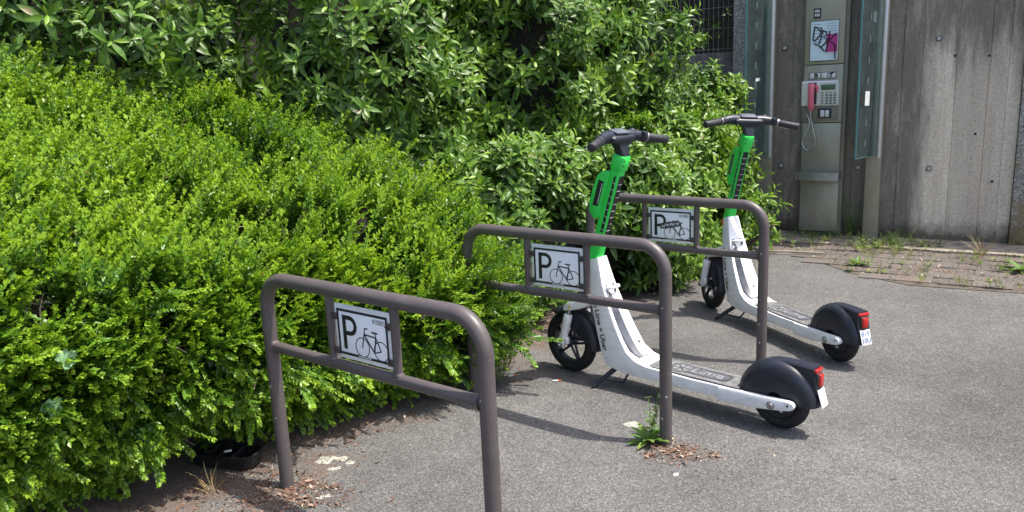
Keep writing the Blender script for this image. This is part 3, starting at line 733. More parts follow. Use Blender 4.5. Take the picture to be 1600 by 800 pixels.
    # wheels
    def wheel(name, c, Rr, tr, st, spokes):
        rm = mb(st); ri = Rr-tr*1.55
        rm.lathe(c, (0, 1, 0), [(ri-0.012, -0.017), (ri+0.004, -0.021), (ri+0.006, -0.012), (ri+0.006, 0.012), (ri+0.004, 0.021), (ri-0.012, 0.017), (ri-0.014, 0), (ri-0.012, -0.017)], 36)
        rm.lathe(c, (0, 1, 0), [(0.0001, -0.034), (0.018, -0.034), (0.026, -0.026), (0.028, 0), (0.026, 0.026), (0.018, 0.034), (0.0001, 0.034)], 18)
        if spokes:
            for i in range(5):
                a = 2*PI*i/5+0.5; d = Vector((math.cos(a), 0, math.sin(a))); e = Vector((-d.z, 0, d.x))
                for o_ in (-0.008, 0.008):
                    rm.tube([Vector(c)+d*0.02+e*o_*2, Vector(c)+d*(ri-0.008)+e*o_*0.7], 0.007, 6)
        else:
            for sy in (-0.02, 0.02):
                rm.lathe(c, (0, 1, 0), [(0.02, sy), (ri*0.7, sy*0.8), (ri-0.006, sy*0.75)], 30)
        wo_ = rm.build(name, M['blackpl'], sc, 40)
        ty = mb(st); pf = []
        for i in range(13):
            a = -PI*0.78+PI*1.56*i/12
            pf.append((Rr-tr+tr*math.cos(a), tr*1.02*math.sin(a)))
        pf.append(pf[0]); ty.lathe(c, (0, 1, 0), pf, 48); ty.build('tyre', M['rubber'], wo_, 60)
        return wo_
    rw = wheel('rear_wheel', (0.010, 0, RRE), RRE, 0.030, False, False)
    vv = mb(); vv.tube([(-0.005, 0.021, 0.082), (-0.005, 0.033, 0.090)], 0.006, 8); vv.build('valve', M['paper'], rw)
    fwo = wheel('front_wheel', (WB, 0, RFR), RFR, 0.031, True, True)
    # fork
    cr = mb(True); cs_ = []
    for x, zc, h, w_ in ((0.985, 0.435, 0.026, 0.040), (1.02, 0.415, 0.030, 0.060), (1.06, 0.398, 0.028, 0.074), (1.10, 0.386, 0.026, 0.084), (1.135, 0.376, 0.024, 0.088), (1.158, 0.368, 0.017, 0.084)):
        cs_.append(rrect((x-0.3*h, zc+h), (x+0.3*h, zc-h), w_, 0.014))
    cr.loft(cs_); cro = cr.build('fork_crown', M['scwhite'], sc, 40)
    stx = mb(True); stx.prism([(1.102, 0.376), (1.122, 0.376), (1.112, 0.393)], (0, 0.0875, 0), (1, 0, 0), (0, 0, 1), (0, 0.0015, 0)); stx.build('warning_sticker', M['yellow'], cro, 0)
    for s_ in (1, -1):
        y_ = s_*0.072
        t0 = Vector((1.125, y_, 0.362)); t1 = Vector((WB+0.004, y_, RFR-0.004)); d = (t1-t0).normalized()
        lg = mb(True); lg.tube([t0+d*0.028, t0+d*0.034, t0+d*0.07, t0+d*0.15, t1-d*0.012, t1+d*0.010, t1+d*0.018], [0.018, 0.0235, 0.0235, 0.0205, 0.020, 0.019, 0.010], 16)
        lg.box(t1+d*-0.022+Vector((-0.026, 0, 0.006)), (0.028, 0.024, 0.040), 0.006)
        lo_ = lg.build('fork_leg', M['scwhite'], sc, 50)
        ch = mb(True); ch.tube([t0, t0+d*0.03], 0.0115, 14); ch.build('stanchion', M['chrome'], lo_, 60)
        bt = mb(True); bt.lathe(t1+Vector((0, s_*0.019, 0)), (0, s_, 0), [(0.0001, 0.012), (0.008, 0.012), (0.0105, 0.006), (0.016, 0.005), (0.017, 0)], 12); bt.build('axle_bolt', M['alu'], lo_)
    ff = mb(True); secs_ = []
    for i in range(21):
        a = R(62)+R(122)*i/20; d = Vector((math.cos(a), 0, math.sin(a))); r_ = 0.196+0.012*max(0, -math.cos(a)); hw_ = 0.047; inn = 0.165-0.075*math.sin(PI*min(1, max(0, (i-3)/15)))**0.6
        pr_ = [(inn, hw_), (r_-0.035, hw_), (r_-0.012, hw_*0.86), (r_-0.003, hw_*0.55), (r_, 0), (r_-0.003, -hw_*0.55), (r_-0.012, -hw_*0.86), (r_-0.035, -hw_), (inn, -hw_)]
        secs_.append([Vector((WB, 0, RFR))+d*q+Y*y_ for q, y_ in pr_])
    ff.loft(secs_, cap=False, closed=False); ff.build('front_fender', M['blackpl'], sc, 50)
    # kickstand
    ks = mb(); ks.tube([(0.835, 0.025, 0.118), (0.860, 0.055, 0.090), (0.925, 0.135, 0.012), (0.934, 0.146, 0.006)], [0.016, 0.013, 0.010, 0.008], 10)
    kso = ks.build('kickstand', M['blackpl'], sc, 60)
    ks = mb(); ks.tube([(0.80, -0.02, 0.10), (0.80, 0.06, 0.035), (0.895, 0.100, 0.045)], 0.006, 8); ks.build('kickstand_brace', M['blackpl'], kso, 60)
    kb = mb(); kb.box((0.835, 0.015, 0.110), (0.09, 0.075, 0.035), 0.008); kb.build('kickstand_mount', M['blackpl'], sc)
    # steering stem
    A0 = Vector((1.008, 0, 0.628)); A1 = Vector((0.832, 0, 1.163)); ad = (A1-A0).normalized(); fr_ = Vector((ad.z, 0, -ad.x))   # forward, square to the stem
    def stem_sec(t, f_, w_, r_=0.012, shift=0.0):
        c0 = A0+ad*t+fr_*shift; P_ = []
        for (sx, sy, a0) in ((1, 1, 0), (-1, 1, PI/2), (-1, -1, PI), (1, -1, 3*PI/2)):
            for i in range(4):
                a = a0+PI/2*i/3
                ca = math.cos(a)*r_; sa = math.sin(a)*r_
                P_.append(c0+fr_*(sx*(f_-r_)+ca)+Y*(sy*(w_-r_)+sa))
        return P_
    Ls = (A1-A0).length
    sm = mb(True); sm.loft([stem_sec(0, 0.033, 0.030), stem_sec(0.05, 0.031, 0.028), stem_sec(0.13, 0.030, 0.026), stem_sec(0.30, 0.030, 0.025), stem_sec(Ls-0.07, 0.030, 0.025)])
    stem = sm.build('stem', M['scgreen'], sc, 35)
    sb = mb(True); sb.loft([stem_sec(Ls-0.073, 0.0335, 0.030), stem_sec(Ls-0.068, 0.036, 0.032), stem_sec(Ls-0.005, 0.035, 0.032), stem_sec(Ls, 0.032, 0.029)])
    sbo = sb.build('stem_collar', M['scgreen'], sc, 35)
    for q in (0.02, 0.045):
        bl = mb(True); p_ = A0+ad*(Ls-q)-fr_*0.034+Y*0.018
        bl.lathe(p_, -fr_+Y*0.3, [(0.0001, 0.004), (0.004, 0.004), (0.005, 0)], 8); bl.build('collar_bolt', M['darkgap'], sbo)
    bx = mb(True)     # green electronics box in front of the stem
    prof_ = [(-0.10, 0.018), (-0.12, 0.070), (-0.145, 0.086), (-0.20, 0.092), (-0.285, 0.096), (-0.335, 0.085), (-0.362, 0.045), (-0.345, 0.018)]
    q1 = [A0+ad*(Ls+t+0.01)+fr_*(f_+0.004) for t, f_ in prof_]; cc_ = sum(q1, Vector())/len(q1)
    def ins(k): return [cc_+(p-cc_)*k for p in q1]
    bx.loft([[p+Y*-0.037 for p in ins(0.86)], [p+Y*-0.033 for p in ins(0.97)], [p+Y*-0.024 for p in q1], [p+Y*0.024 for p in q1], [p+Y*0.033 for p in ins(0.97)], [p+Y*0.037 for p in ins(0.86)]])
    box_o = bx.build('electronics_box', M['scgreen'], sc, 35)
    for s_ in (1, -1):
        sk = mb(True); o_ = A0+ad*(Ls-0.15)+fr_*0.052+Y*s_*0.0368
        sk.prism([(0.020, 0), (0.020, -0.135), (-0.014, -0.128), (-0.014, 0)], o_, fr_, ad, Y*s_*0.0016); sko = sk.build('box_sticker', M['black'], box_o, 0)
        lk = mb(True)
        rr = random.Random(5)
        for i in range(9): lk.prism([(-0.0105, -0.012-i*0.012), (-0.0105, -0.020-i*0.012+rr.uniform(-0.002, 0.002)), (-0.005, -0.020-i*0.012), (-0.005, -0.011-i*0.012)], o_+Y*s_*0.0016, fr_, ad, Y*s_*0.0005)
        lk.build('sticker_print', M['paper'], sko, 0)
    bs = mb(True); o_ = A0-fr_*0.0302
    bs.prism([(-0.0165, 0.115), (0.0165, 0.115), (0.0165, Ls-0.10), (-0.0165, Ls-0.10)], o_, Y, ad, -fr_*0.0012)
    bs.prism([(-0.0225, 0.115), (-0.004, 0.115), (-0.004, Ls-0.11), (-0.016, Ls-0.10)], A0+Y*0.0246, fr_, ad, Y*0.0012)
    bso = bs.build('stem_decal', M['black'], stem, 0)
    dl = mb(True)
    for i in range(9):
        t_ = 0.14+i*0.035; rr = random.Random(i)
        dl.prism([(-0.014, t_), (0.012, t_+rr.uniform(-0.002, 0.004)), (0.012, t_+0.0032), (-0.014, t_+0.0028)], o_-fr_*0.0012, Y, ad, -fr_*0.0006)
        dl.prism([(-0.020, t_), (-0.006, t_+0.006), (-0.006, t_+0.0085), (-0.020, t_+0.003)], A0+Y*0.0258, fr_, ad, Y*0.0006)
    stuff(dl.build('decal_print', M['paper'], bso, 0))
    for s_ in (1, -1):
        orf = mb(); orf.box((1.020, s_*0.038, 0.606), (0.022, 0.010, 0.036), 0.003); orf.build('side_reflector', M['orange'], sc)
    # handlebar
    hc = A0+ad*(Ls+0.068)+fr_*0.050; hb = mb(True)
    hb.loft([stem_sec(Ls, 0.029, 0.027), stem_sec(Ls+0.020, 0.031, 0.029, 0.012, 0.010), stem_sec(Ls+0.042, 0.036, 0.033, 0.012, 0.032), stem_sec(Ls+0.054, 0.046, 0.060, 0.016, 0.045), stem_sec(Ls+0.066, 0.048, 0.088, 0.016, 0.050), stem_sec(Ls+0.082, 0.046, 0.088, 0.016, 0.050), stem_sec(Ls+0.090, 0.038, 0.076, 0.012, 0.050)])
    hbo = hb.build('handlebar_hub', M['blackpl'], sc, 40)
    dsp = mb(True); dsp.box(hc+ad*0.031+fr_*0.0, (0.060, 0.100, 0.010), 0.003, Matrix.Rotation(math.atan2(-ad.x, ad.z)*-1, 4, 'Y')); dsp.build('display', M['greyside'], hbo)
    for s_ in (1, -1):
        def bp(l_, back, dz): return hc+Y*s_*l_-Vector((1, 0, 0))*back+Vector((0, 0, dz))
        bar = mb(True); bar.tube([bp(0.06, 0, 0.004), bp(0.10, 0.006, 0.006), bp(0.135, 0.018, 0.003), bp(0.165, 0.030, -0.004), bp(0.185, 0.038, -0.008)], [0.031, 0.030, 0.026, 0.021, 0.020], 16); baro = bar.build('bar_arm', M['blackpl'], sc, 60)
        gr = mb(True); gp = [bp(0.180, 0.036, -0.007), bp(0.184, 0.038, -0.008), bp(0.24, 0.060, -0.018), bp(0.288, 0.078, -0.026), bp(0.292, 0.080, -0.027)]
        gr.tube(gp, [0.019, 0.0215, 0.0205, 0.0215, 0.0185], 18); gr.build('grip', M['grip'], sc, 50)
        cl = mb(True); d = (gp[3]-gp[1]).normalized(); c0 = bp(0.160, 0.028, -0.003)
        cl.lathe(c0, d, [(0.0200, -0.010), (0.0265, -0.009), (0.0275, 0), (0.0265, 0.009), (0.0200, 0.010)], 16); cl.build('clamp', M['blackpl'], baro)
        rg2 = mb(True); rg2.lathe(bp(0.178, 0.035, -0.006), d, [(0.019, -0.004), (0.0240, -0.004), (0.0240, 0.004), (0.019, 0.004)], 16); rg2.build('ring', M['alu'], baro)
        lv = mb(True); lv.tube([bp(0.155, -0.002, -0.010), bp(0.172, -0.016, -0.018), bp(0.20, -0.010, -0.026), bp(0.245, 0.014, -0.036), bp(0.262, 0.022, -0.040)], [0.011, 0.010, 0.0085, 0.008, 0.005], 10, True, (1.0, 0.7)); lv.build('brake_lever', M['alu'] if steer < -0.1 or s_ > 0 else M['blackpl'], sc, 60)
        if s_ < 0:
            th_ = mb(True); th_.box(bp(0.150, 0.045, 0.012), (0.030, 0.030, 0.022), 0.006); th_.build('thumb_throttle', M['blackpl'], sc)
    bell = mb(True); bell.lathe(bp(0.10, 0.01, 0.022), (0, 0, 1), [(0.018, 0), (0.017, 0.010), (0.010, 0.017), (0.0001, 0.019)], 16); bell.build('bell', M['blackpl'], sc)
    cb = mb(True); cb.tube([hc+Y*0.07+fr_*0.04, hc+Y*0.05+fr_*0.085+ad*-0.02, hc+fr_*0.07-ad*0.09, A0+ad*(Ls-0.10)+fr_*0.05], 0.0035, 6); cb.build('cable', M['rubber'], sc, 60)
    return sc
make_scooter((1.143, 3.167), R(135.8), R(-2), 'nearer white and green kick scooter standing against the middle bicycle rack', None)
make_scooter((1.719, 3.942), 1.907, R(-13), 'farther white and green kick scooter behind the farthest rack, in front of the payphone', ('819', '10U'))

# ------------------------------------------------------------------ payphone column
ph = empty('payphone', wp(-1.52, 0.03), WRZ, 'steel payphone column with pink handset and graffitied notice against the wall', 'payphone')
def L(U, D, z): return Vector((U+1.52, -(D-0.03), z))
def bxl(m, u0, u1, d0, d1, z0, z1, bev=0.0):
    c = L((u0+u1)/2, (d0+d1)/2, (z0+z1)/2); return m.box(c, (u1-u0, d1-d0, z1-z0), bev)
m_ = MB(); bxl(m_, -1.700, -1.318, 0.045, 0.110, 0.02, 3.0, 0.006); m_.build('back_column', M['steeldark'], ph)
m_ = MB(); bxl(m_, -1.680, -1.346, 0.11, 0.160, 1.586, 2.9, 0.006); pt_ = m_.build('upper_panel', M['steel'], ph)
m_ = MB(); bxl(m_, -1.680, -1.346, 0.11, 0.160, 1.070, 1.580, 0.006); pmid = m_.build('middle_panel', M['steel'], ph)
m_ = MB(); bxl(m_, -1.680, -1.346, 0.11, 0.160, 0.605, 1.064, 0.006); m_.build('lower_panel', M['steel'], ph)
m_ = MB(); bxl(m_, -1.680, -1.346, 0.11, 0.160, 0.065, 0.560, 0.006); m_.build('base_panel', M['steel'], ph)
m_ = MB(); bxl(m_, -1.672, -1.354, 0.10, 0.150, 0.0, 0.063, 0.002); m_.build('plinth', M['darkgap'], ph)
# notice, graffiti, small coded sticker, smear
m_ = MB(); bxl(m_, -1.642, -1.390, 0.158, 0.1625, 1.608, 1.970, 0.001); m_.build('notice_frame', M['steeldark'], pt_)
m_ = MB(); bxl(m_, -1.632, -1.400, 0.160, 0.1640, 1.620, 1.958); pos_o = m_.build('notice', M['poster'], ph, 0)
m_ = MB(); bxl(m_, -1.497, -1.404, 0.162, 0.1648, 1.690, 1.845); m_.build('magenta_block', M['magenta'], pos_o, 0)
m_ = MB(); bxl(m_, -1.497, -1.404, 0.162, 0.1647, 1.668, 1.688); m_.build('white_block', M['paper'], pos_o, 0)
m_ = MB()
for i in range(7): bxl(m_, -1.622, -1.545+0.01*(i % 3), 0.163, 0.1643, 1.93-0.026*i, 1.934-0.026*i)
for i in range(4): bxl(m_, -1.50, -1.42+0.008*(i % 2), 0.163, 0.1643, 1.935-0.022*i, 1.938-0.022*i)
m_.build('print_lines', M['greyside'], pos_o, 0)
gf = MB()
def stroke(pts, r=0.0066): gf.tube([L(u, 0.1662, z) for u, z in pts], r, 6, True, (1.0, 1.0))
stroke([(-1.600, 1.915), (-1.612, 1.80), (-1.598, 1.790), (-1.555, 1.835), (-1.545, 1.865), (-1.575, 1.905), (-1.600, 1.915)])
stroke([(-1.545, 1.905), (-1.530, 1.86), (-1.555, 1.775), (-1.560, 1.765)]); stroke([(-1.600, 1.765), (-1.565, 1.755), (-1.520, 1.71), (-1.512, 1.70)])
stroke([(-1.540, 1.88), (-1.500, 1.865), (-1.495, 1.840), (-1.525, 1.82), (-1.495, 1.805), (-1.500, 1.775), (-1.540, 1.735)])
stroke([(-1.470, 1.868), (-1.480, 1.79), (-1.500, 1.69)]); stroke([(-1.415, 1.85), (-1.475, 1.79), (-1.425, 1.75), (-1.420, 1.63)])
gf.build('graffiti', M['ink'], pos_o, 60)
m_ = MB(); bxl(m_, -1.614, -1.552, 0.158, 0.1615, 1.985, 2.073); stk = m_.build('sticker', M['ink'], ph, 0)
m_ = MB(); rr = random.Random(11)
for i in range(2):
    for j in range(3): bxl(m_, -1.604+0.015*j, -1.594+0.015*j+rr.uniform(0, 0.003), 0.161, 0.1621, 2.003+0.034*i, 2.025+0.034*i+rr.uniform(-0.006, 0.006))
m_.build('sticker_print', M['paper'], stk, 0)
# upper strip of push tabs
m_ = MB(); bxl(m_, -1.640, -1.398, 0.158, 0.163, 1.455, 1.518, 0.002); m_.build('tab_strip', M['steeldark'], pmid)
for (a, b) in ((-1.630, -1.590), (-1.566, -1.540), (-1.530, -1.480), (-1.474, -1.408)):
    m_ = MB(); bxl(m_, a, b, 0.160, 0.168, 1.463, 1.510, 0.003); m_.build('tab', M['silver'], pmid)
m_ = MB(); m_.tube([L(-1.59, 0.169, 1.497), L(-1.565, 0.169, 1.500), L(-1.560, 0.169, 1.47)], 0.005, 5); m_.tube([L(-1.465, 0.169, 1.500), L(-1.415, 0.169, 1.512)], 0.005, 5); m_.tube([L(-1.435, 0.169, 1.517), L(-1.450, 0.169, 1.465)], 0.005, 5); m_.build('graffiti', M['ink'], pmid)
# terminal
m_ = MB(); bxl(m_, -1.690, -1.372, 0.157, 0.168, 1.085, 1.225, 0.006); m_.build('card_bezel', M['steeldark'], pmid)
term = empty
m_ = MB(); tz0, tz1 = 1.215, 1.440
secs = []
for z, d in ((tz0, 0.182), (tz0+0.012, 0.196), (tz1-0.012, 0.204), (tz1, 0.196)):
    secs.append([L(-1.690, 0.158, z), L(-1.690, d-0.01, z), L(-1.682, d, z), L(-1.378, d, z), L(-1.370, d-0.01, z), L(-1.370, 0.158, z)])
m_.loft(secs); term = m_.build('terminal_face', M['silver'], ph, 30)
m_ = MB(); bxl(m_, -1.632, -1.555, 0.190, 0.2045, 1.235, 1.430, 0.004); m_.build('cradle_shade', M['darkgap'], term)  # dark block on the face, recess shade painted as its tone
m_ = MB(); bxl(m_, -1.560, -1.540, 0.195, 0.2065, 1.335, 1.425, 0.004); m_.build('cradle_hook', M['silver'], term)
m_ = MB(); bxl(m_, -1.520, -1.398, 0.195, 0.2060, 1.360, 1.408, 0.003); lc = m_.build('display', M['lcd'], term)
for r_ in range(5):
    for c in range(4):
        if r_ == 4 and c == 0 and False: continue
        m_ = MB(); uu = -1.516+c*0.0335+(0.004 if c else 0); zz = 1.343-r_*0.0235
        bxl(m_, uu, uu+0.021, 0.196, 0.2075, zz-0.013, zz, 0.002); m_.build('key', M['greyside'] if c and r_ else M['steel'], term)
m_ = MB(); bxl(m_, -1.548, -1.428, 0.165, 0.172, 1.108, 1.196, 0.005); sl2 = m_.build('card_reader', M['darkgap'], ph)
m_ = MB(); bxl(m_, -1.525, -1.490, 0.170, 0.182, 1.120, 1.180, 0.003); bxl(m_, -1.484, -1.449, 0.170, 0.182, 1.120, 1.180, 0.003); bxl(m_, -1.525, -1.449, 0.170, 0.179, 1.145, 1.152); m_.build('card_guide', M['silver'], sl2)
# handset and cord
m_ = MB(); hs = []
for z, d, wv, th in ((1.178, 0.222, 0.012, 0.010), (1.184, 0.225, 0.024, 0.020), (1.230, 0.232, 0.028, 0.022), (1.30, 0.240, 0.026, 0.018), (1.36, 0.240, 0.027, 0.018), (1.395, 0.235, 0.030, 0.024), (1.412, 0.228, 0.030, 0.024), (1.422, 0.222, 0.018, 0.012)):
    hs.append([L(-1.596+wv*math.cos(a), d+th*math.sin(a), z) for a in [2*PI*i/14 for i in range(14)]])
m_.loft(hs); hso = m_.build('handset', M['pink'], ph, 60)
m_ = MB(); m_.tube([L(-1.566, 0.215, 1.40), L(-1.552, 0.210, 1.385), L(-1.550, 0.208, 1.34)], [0.016, 0.014, 0.010], 10); m_.build('earpiece', M['pink'], hso, 60)
m_ = MB()
cpts = [(-1.598, 0.222, 1.185), (-1.599, 0.222, 1.150), (-1.592, 0.215, 1.09), (-1.567, 0.21, 0.98), (-1.553, 0.205, 0.91), (-1.560, 0.20, 0.85), (-1.590, 0.195, 0.818), (-1.630, 0.19, 0.818), (-1.664, 0.188, 0.86), (-1.668, 0.186, 0.91), (-1.640, 0.185, 0.98), (-1.612, 0.18, 1.05), (-1.625, 0.175, 1.11), (-1.650, 0.170, 1.15)]
def cr_spline(P_, n=6):
    P_ = [Vector(p) for p in P_]; out = []
    for i in range(len(P_)-1):
        p0, p1, p2, p3 = P_[max(0, i-1)], P_[i], P_[i+1], P_[min(len(P_)-1, i+2)]
        for k in range(n):
            t = k/n; out.append(0.5*((2*p1)+(p2-p0)*t+(2*p0-5*p1+4*p2-p3)*t*t+(3*p1-p0-3*p2+p3)*t**3))
    return out+[P_[-1]]
m_.tube([L(*p) for p in cr_spline(cpts)], 0.0062, 8); m_.build('armoured_cord', M['chrome'], ph, 60)
# shelf
m_ = MB(); ss = []
shp = [(-1.705, 0.158), (-1.705, 0.285)]+[(-1.705+0.03-0.03*math.cos(a), 0.285+0.03*math.sin(a)) for a in (0.5, 1.0, 1.57)]+[(-1.320-0.03+0.03*math.sin(a), 0.285+0.03*math.cos(a)) for a in (0.0, 0.6, 1.1)]+[(-1.320, 0.285), (-1.320, 0.158)]
m_.loft([[L(u, d, z) for u, d in shp] for z in (0.556, 0.566, 0.620, 0.628)]); m_.build('shelf', M['alu'], ph, 40)
# glass side screens on steel posts
def screen(Up, label, papers):
    gs_ = empty('glass_screen', wp(Up, 0.03), WRZ, label, 'glass screen', 'glass side screens of the payphone')
    def q(u, d, z): return Vector((u, -(d-0.03), z))
    m = MB(); m.box(q(0, 0.10, 1.5), (0.125, 0.09, 3.0), 0.006); post = m.build('post', M['steel'], gs_)
    m = MB(); m.box(q(0.045, 0.149, 1.9), (0.022, 0.012, 2.3), 0.003); m.build('clamp_bar', M['silver'], post)
    m = MB(); m.box(q(0.0, 0.165, 0.02), (0.15, 0.03, 0.03), 0.003)
    PX = Matrix.Translation((0.02, -0.12, 0)) @ Matrix.Rotation(R(-15), 4, 'Z') @ Matrix.Translation((-0.02, 0.12, 0))
    m = MB(); d0, d1 = 0.150, 0.56; m.X = PX; m.box(q(0.02, (d0+d1)/2, 1.79), (0.010, d1-d0, 2.02), 0.0); gl = m.build('glass_pane', M['glass'], gs_, 0)
    m = MB(); m.X = PX; m.box(q(0.02, d1+0.0015, 1.79), (0.0125, 0.003, 2.022)); m.box(q(0.02, (d0+d1)/2, 0.7785), (0.0125, d1-d0, 0.003)); m.build('pane_edge', M['glassedge'], gl, 0)
    for i in range(9):
        m = MB(); m.X = PX; m.box(q(0.0265, 0.40, 0.90+i*0.175), (0.0008, 0.024, 0.060)); m.build('warning_mark', M['glassmark'], gl, 0)
    for (d, z, sd_, sz, mt) in papers:
        m = MB(); m.X = PX; m.box(q(0.0272, d, z), (0.0012, sd_, sz), 0, Matrix.Rotation(R(random.uniform(-5, 5)), 4, 'X')); m.build('sticker', M[mt], gl, 0)
    return gs_
screen(-2.015, 'glass screen on a steel post left of the payphone, behind the shrub', [(0.36, 1.475, 0.075, 0.028, 'paper')])
screen(-1.065, 'glass screen on a steel post right of the payphone, with torn stickers', [(0.40, 1.28, 0.085, 0.12, 'paper'), (0.33, 1.95, 0.07, 0.09, 'glassmark')])

# ------------------------------------------------------------------ foliage
_perm = rng.random((32, 32, 32))
def vnoise(p, scale):
    q = np.asarray(p)*scale; i = np.floor(q).astype(int); f = q-i; f = f*f*(3-2*f); i &= 31; j = (i+1) & 31
    c = lambda x, y, z: _perm[x, y, z]
    x0, y0, z0 = i[..., 0], i[..., 1], i[..., 2]; x1, y1, z1 = j[..., 0], j[..., 1], j[..., 2]; fx, fy, fz = f[..., 0], f[..., 1], f[..., 2]
    a = c(x0, y0, z0)*(1-fx)+c(x1, y0, z0)*fx; b = c(x0, y1, z0)*(1-fx)+c(x1, y1, z0)*fx
    d = c(x0, y0, z1)*(1-fx)+c(x1, y0, z1)*fx; e = c(x0, y1, z1)*(1-fx)+c(x1, y1, z1)*fx
    return (a*(1-fy)+b*fy)*(1-fz)+(d*(1-fy)+e*fy)*fz - 0.5

def rotmat(axis_z, spin):
    """numpy frames whose local z is axis_z, turned by spin"""
    z = axis_z/np.linalg.norm(axis_z, axis=1, keepdims=True)
    ref = np.where(np.abs(z[:, 2:3]) < 0.95, np.array([[0, 0, 1.0]]), np.array([[1.0, 0, 0]]))
    x = np.cross(ref, z); x /= np.linalg.norm(x, axis=1, keepdims=True); y = np.cross(z, x)
    c = np.cos(spin)[:, None]; s = np.sin(spin)[:, None]
    return np.stack([x*c+y*s, -x*s+y*c, z], axis=2)       # columns

class Tmpl:
    """triangle/quad template with per-vertex tint"""
    def __init__(s, name): s.v = []; s.f = []; s.t = []; s.name = name
    def leaf(s, base, d, nrm, L_, W_, tint, segs=1, curl=0.0, fold=0.25):
        base = np.array(base, float); d = d/np.linalg.norm(d); sd_ = np.cross(d, nrm); sd_ /= np.linalg.norm(sd_); n_ = np.cross(sd_, d)
        b = len(s.v)
        if segs == 1:
            s.v += [base, base+d*L_*0.50+sd_*W_*0.5+n_*W_*fold, base+d*L_+n_*curl*L_*-1, base+d*L_*0.50-sd_*W_*0.5+n_*W_*fold]
            s.t += [tint]*4; s.f += [(b, b+1, b+2), (b, b+2, b+3)]
        else:
            s.v.append(base); s.t.append(tint)
            prof = [(0.22, 0.62), (0.50, 1.0), (0.78, 0.66)]
            for x, w_ in prof:
                c = base+d*L_*x-n_*curl*L_*x*x
                s.v += [c+sd_*W_*0.5*w_+n_*W_*fold*w_, c, c-sd_*W_*0.5*w_+n_*W_*fold*w_]; s.t += [tint, tint*0.92+0.05, tint]
            s.v.append(base+d*L_-n_*curl*L_*1.1); s.t.append(tint)
            s.f += [(b, b+1, b+2), (b, b+2, b+3)]
            for k in range(2):
                o = b+1+3*k; s.f += [(o, o+3, o+4, o+1), (o+1, o+4, o+5, o+2)]
            o = b+7; s.f += [(o, b+10, o+1), (o+1, b+10, o+2)]
    def stem(s, p, q, r, tint):
        p = np.array(p, float); q = np.array(q, float); d = q-p; x = np.cross(d, [0.3, 0.9, 0.2]); x /= np.linalg.norm(x); y = np.cross(d, x); y /= np.linalg.norm(y); b = len(s.v)
        for c in (p, q):
            for a in (0, 2.09, 4.19): s.v.append(c+(x*math.cos(a)+y*math.sin(a))*r)
        s.t += [tint]*6; s.f += [(b, b+1, b+4, b+3), (b+1, b+2, b+5, b+4), (b+2, b, b+3, b+5)]
    def arr(s): return np.array(s.v), s.f, np.array(s.t)
    def mesh(s, mat):
        me = bpy.data.meshes.new(s.name); me.from_pydata([tuple(p) for p in s.v], [], s.f); me.update()
        at = me.attributes.new('tint', 'FLOAT', 'POINT'); at.data.foreach_set('value', np.clip(np.array(s.t, np.float32), 0, 1))
        me.materials.append(mat); return me

def scatter_mesh(name, tm, which, pos, rot, scl, dt, mat, parent):
    """one mesh of many template copies (numpy)"""
    Vs = []; Ts = []; loops = []; tot = []; off = 0
    for k, t in enumerate(tm):
        m = which == k
        if not m.any(): continue
        v, f, ti = t.arr(); n = m.sum()
        P = np.einsum('nij,vj->nvi', rot[m]*scl[m][:, None, None], v)+pos[m][:, None, :]
        Vs.append(P.reshape(-1, 3)); Ts.append((ti[None, :]+dt[m][:, None]).reshape(-1))
        fl = np.array([i for q in f for i in q]); ft = np.array([len(q) for q in f])
        base = (np.arange(n)*len(v)+off)[:, None]
        loops.append((fl[None, :]+base).reshape(-1)); tot.append(np.tile(ft, n)); off += n*len(v)
    V = np.concatenate(Vs); Lp = np.concatenate(loops); Tt = np.concatenate(tot); T = np.clip(np.concatenate(Ts), 0, 1)
    me = bpy.data.meshes.new(name)
    me.vertices.add(len(V)); me.vertices.foreach_set('co', V.astype(np.float32).ravel())
    me.loops.add(len(Lp)); me.loops.foreach_set('vertex_index', Lp.astype(np.int32))
    me.polygons.add(len(Tt)); me.polygons.foreach_set('loop_start', np.concatenate([[0], np.cumsum(Tt)[:-1]]).astype(np.int32))
    me.update(calc_edges=True)
    at = me.attributes.new('tint', 'FLOAT', 'POINT'); at.data.foreach_set('value', T.astype(np.float32))
    return stuff(link(name, me, mat, parent))
def scatter_objs(name, meshes, which, pos, rot, scl, parent):
    for k, p, r_, s_ in zip(which, pos, rot, scl):
        o = bpy.data.objects.new(name, meshes[k]); COL.objects.link(o); o.parent = parent
        mt = Matrix([[*(r_[i]*s_), p[i]] for i in range(3)]+[[0, 0, 0, 1]]); o.matrix_basis = mt

def rv(n): 
    v = rng.normal(size=(n, 3)); return v/np.linalg.norm(v, axis=1, keepdims=True)
CAMP = np.array([0, 0, CAM_H]); FWN = np.array(fw); RTN = np.array(rt); UPN = np.array(up)
def in_view(p, marg=0.08):
    d = p-CAMP; z = d@FWN; x = d@RTN/z*F_PX/800; y = d@UPN/z*F_PX/400
    return (z > 0.3) & (np.abs(x) < 1+marg) & (np.abs(y) < 1+marg*2)

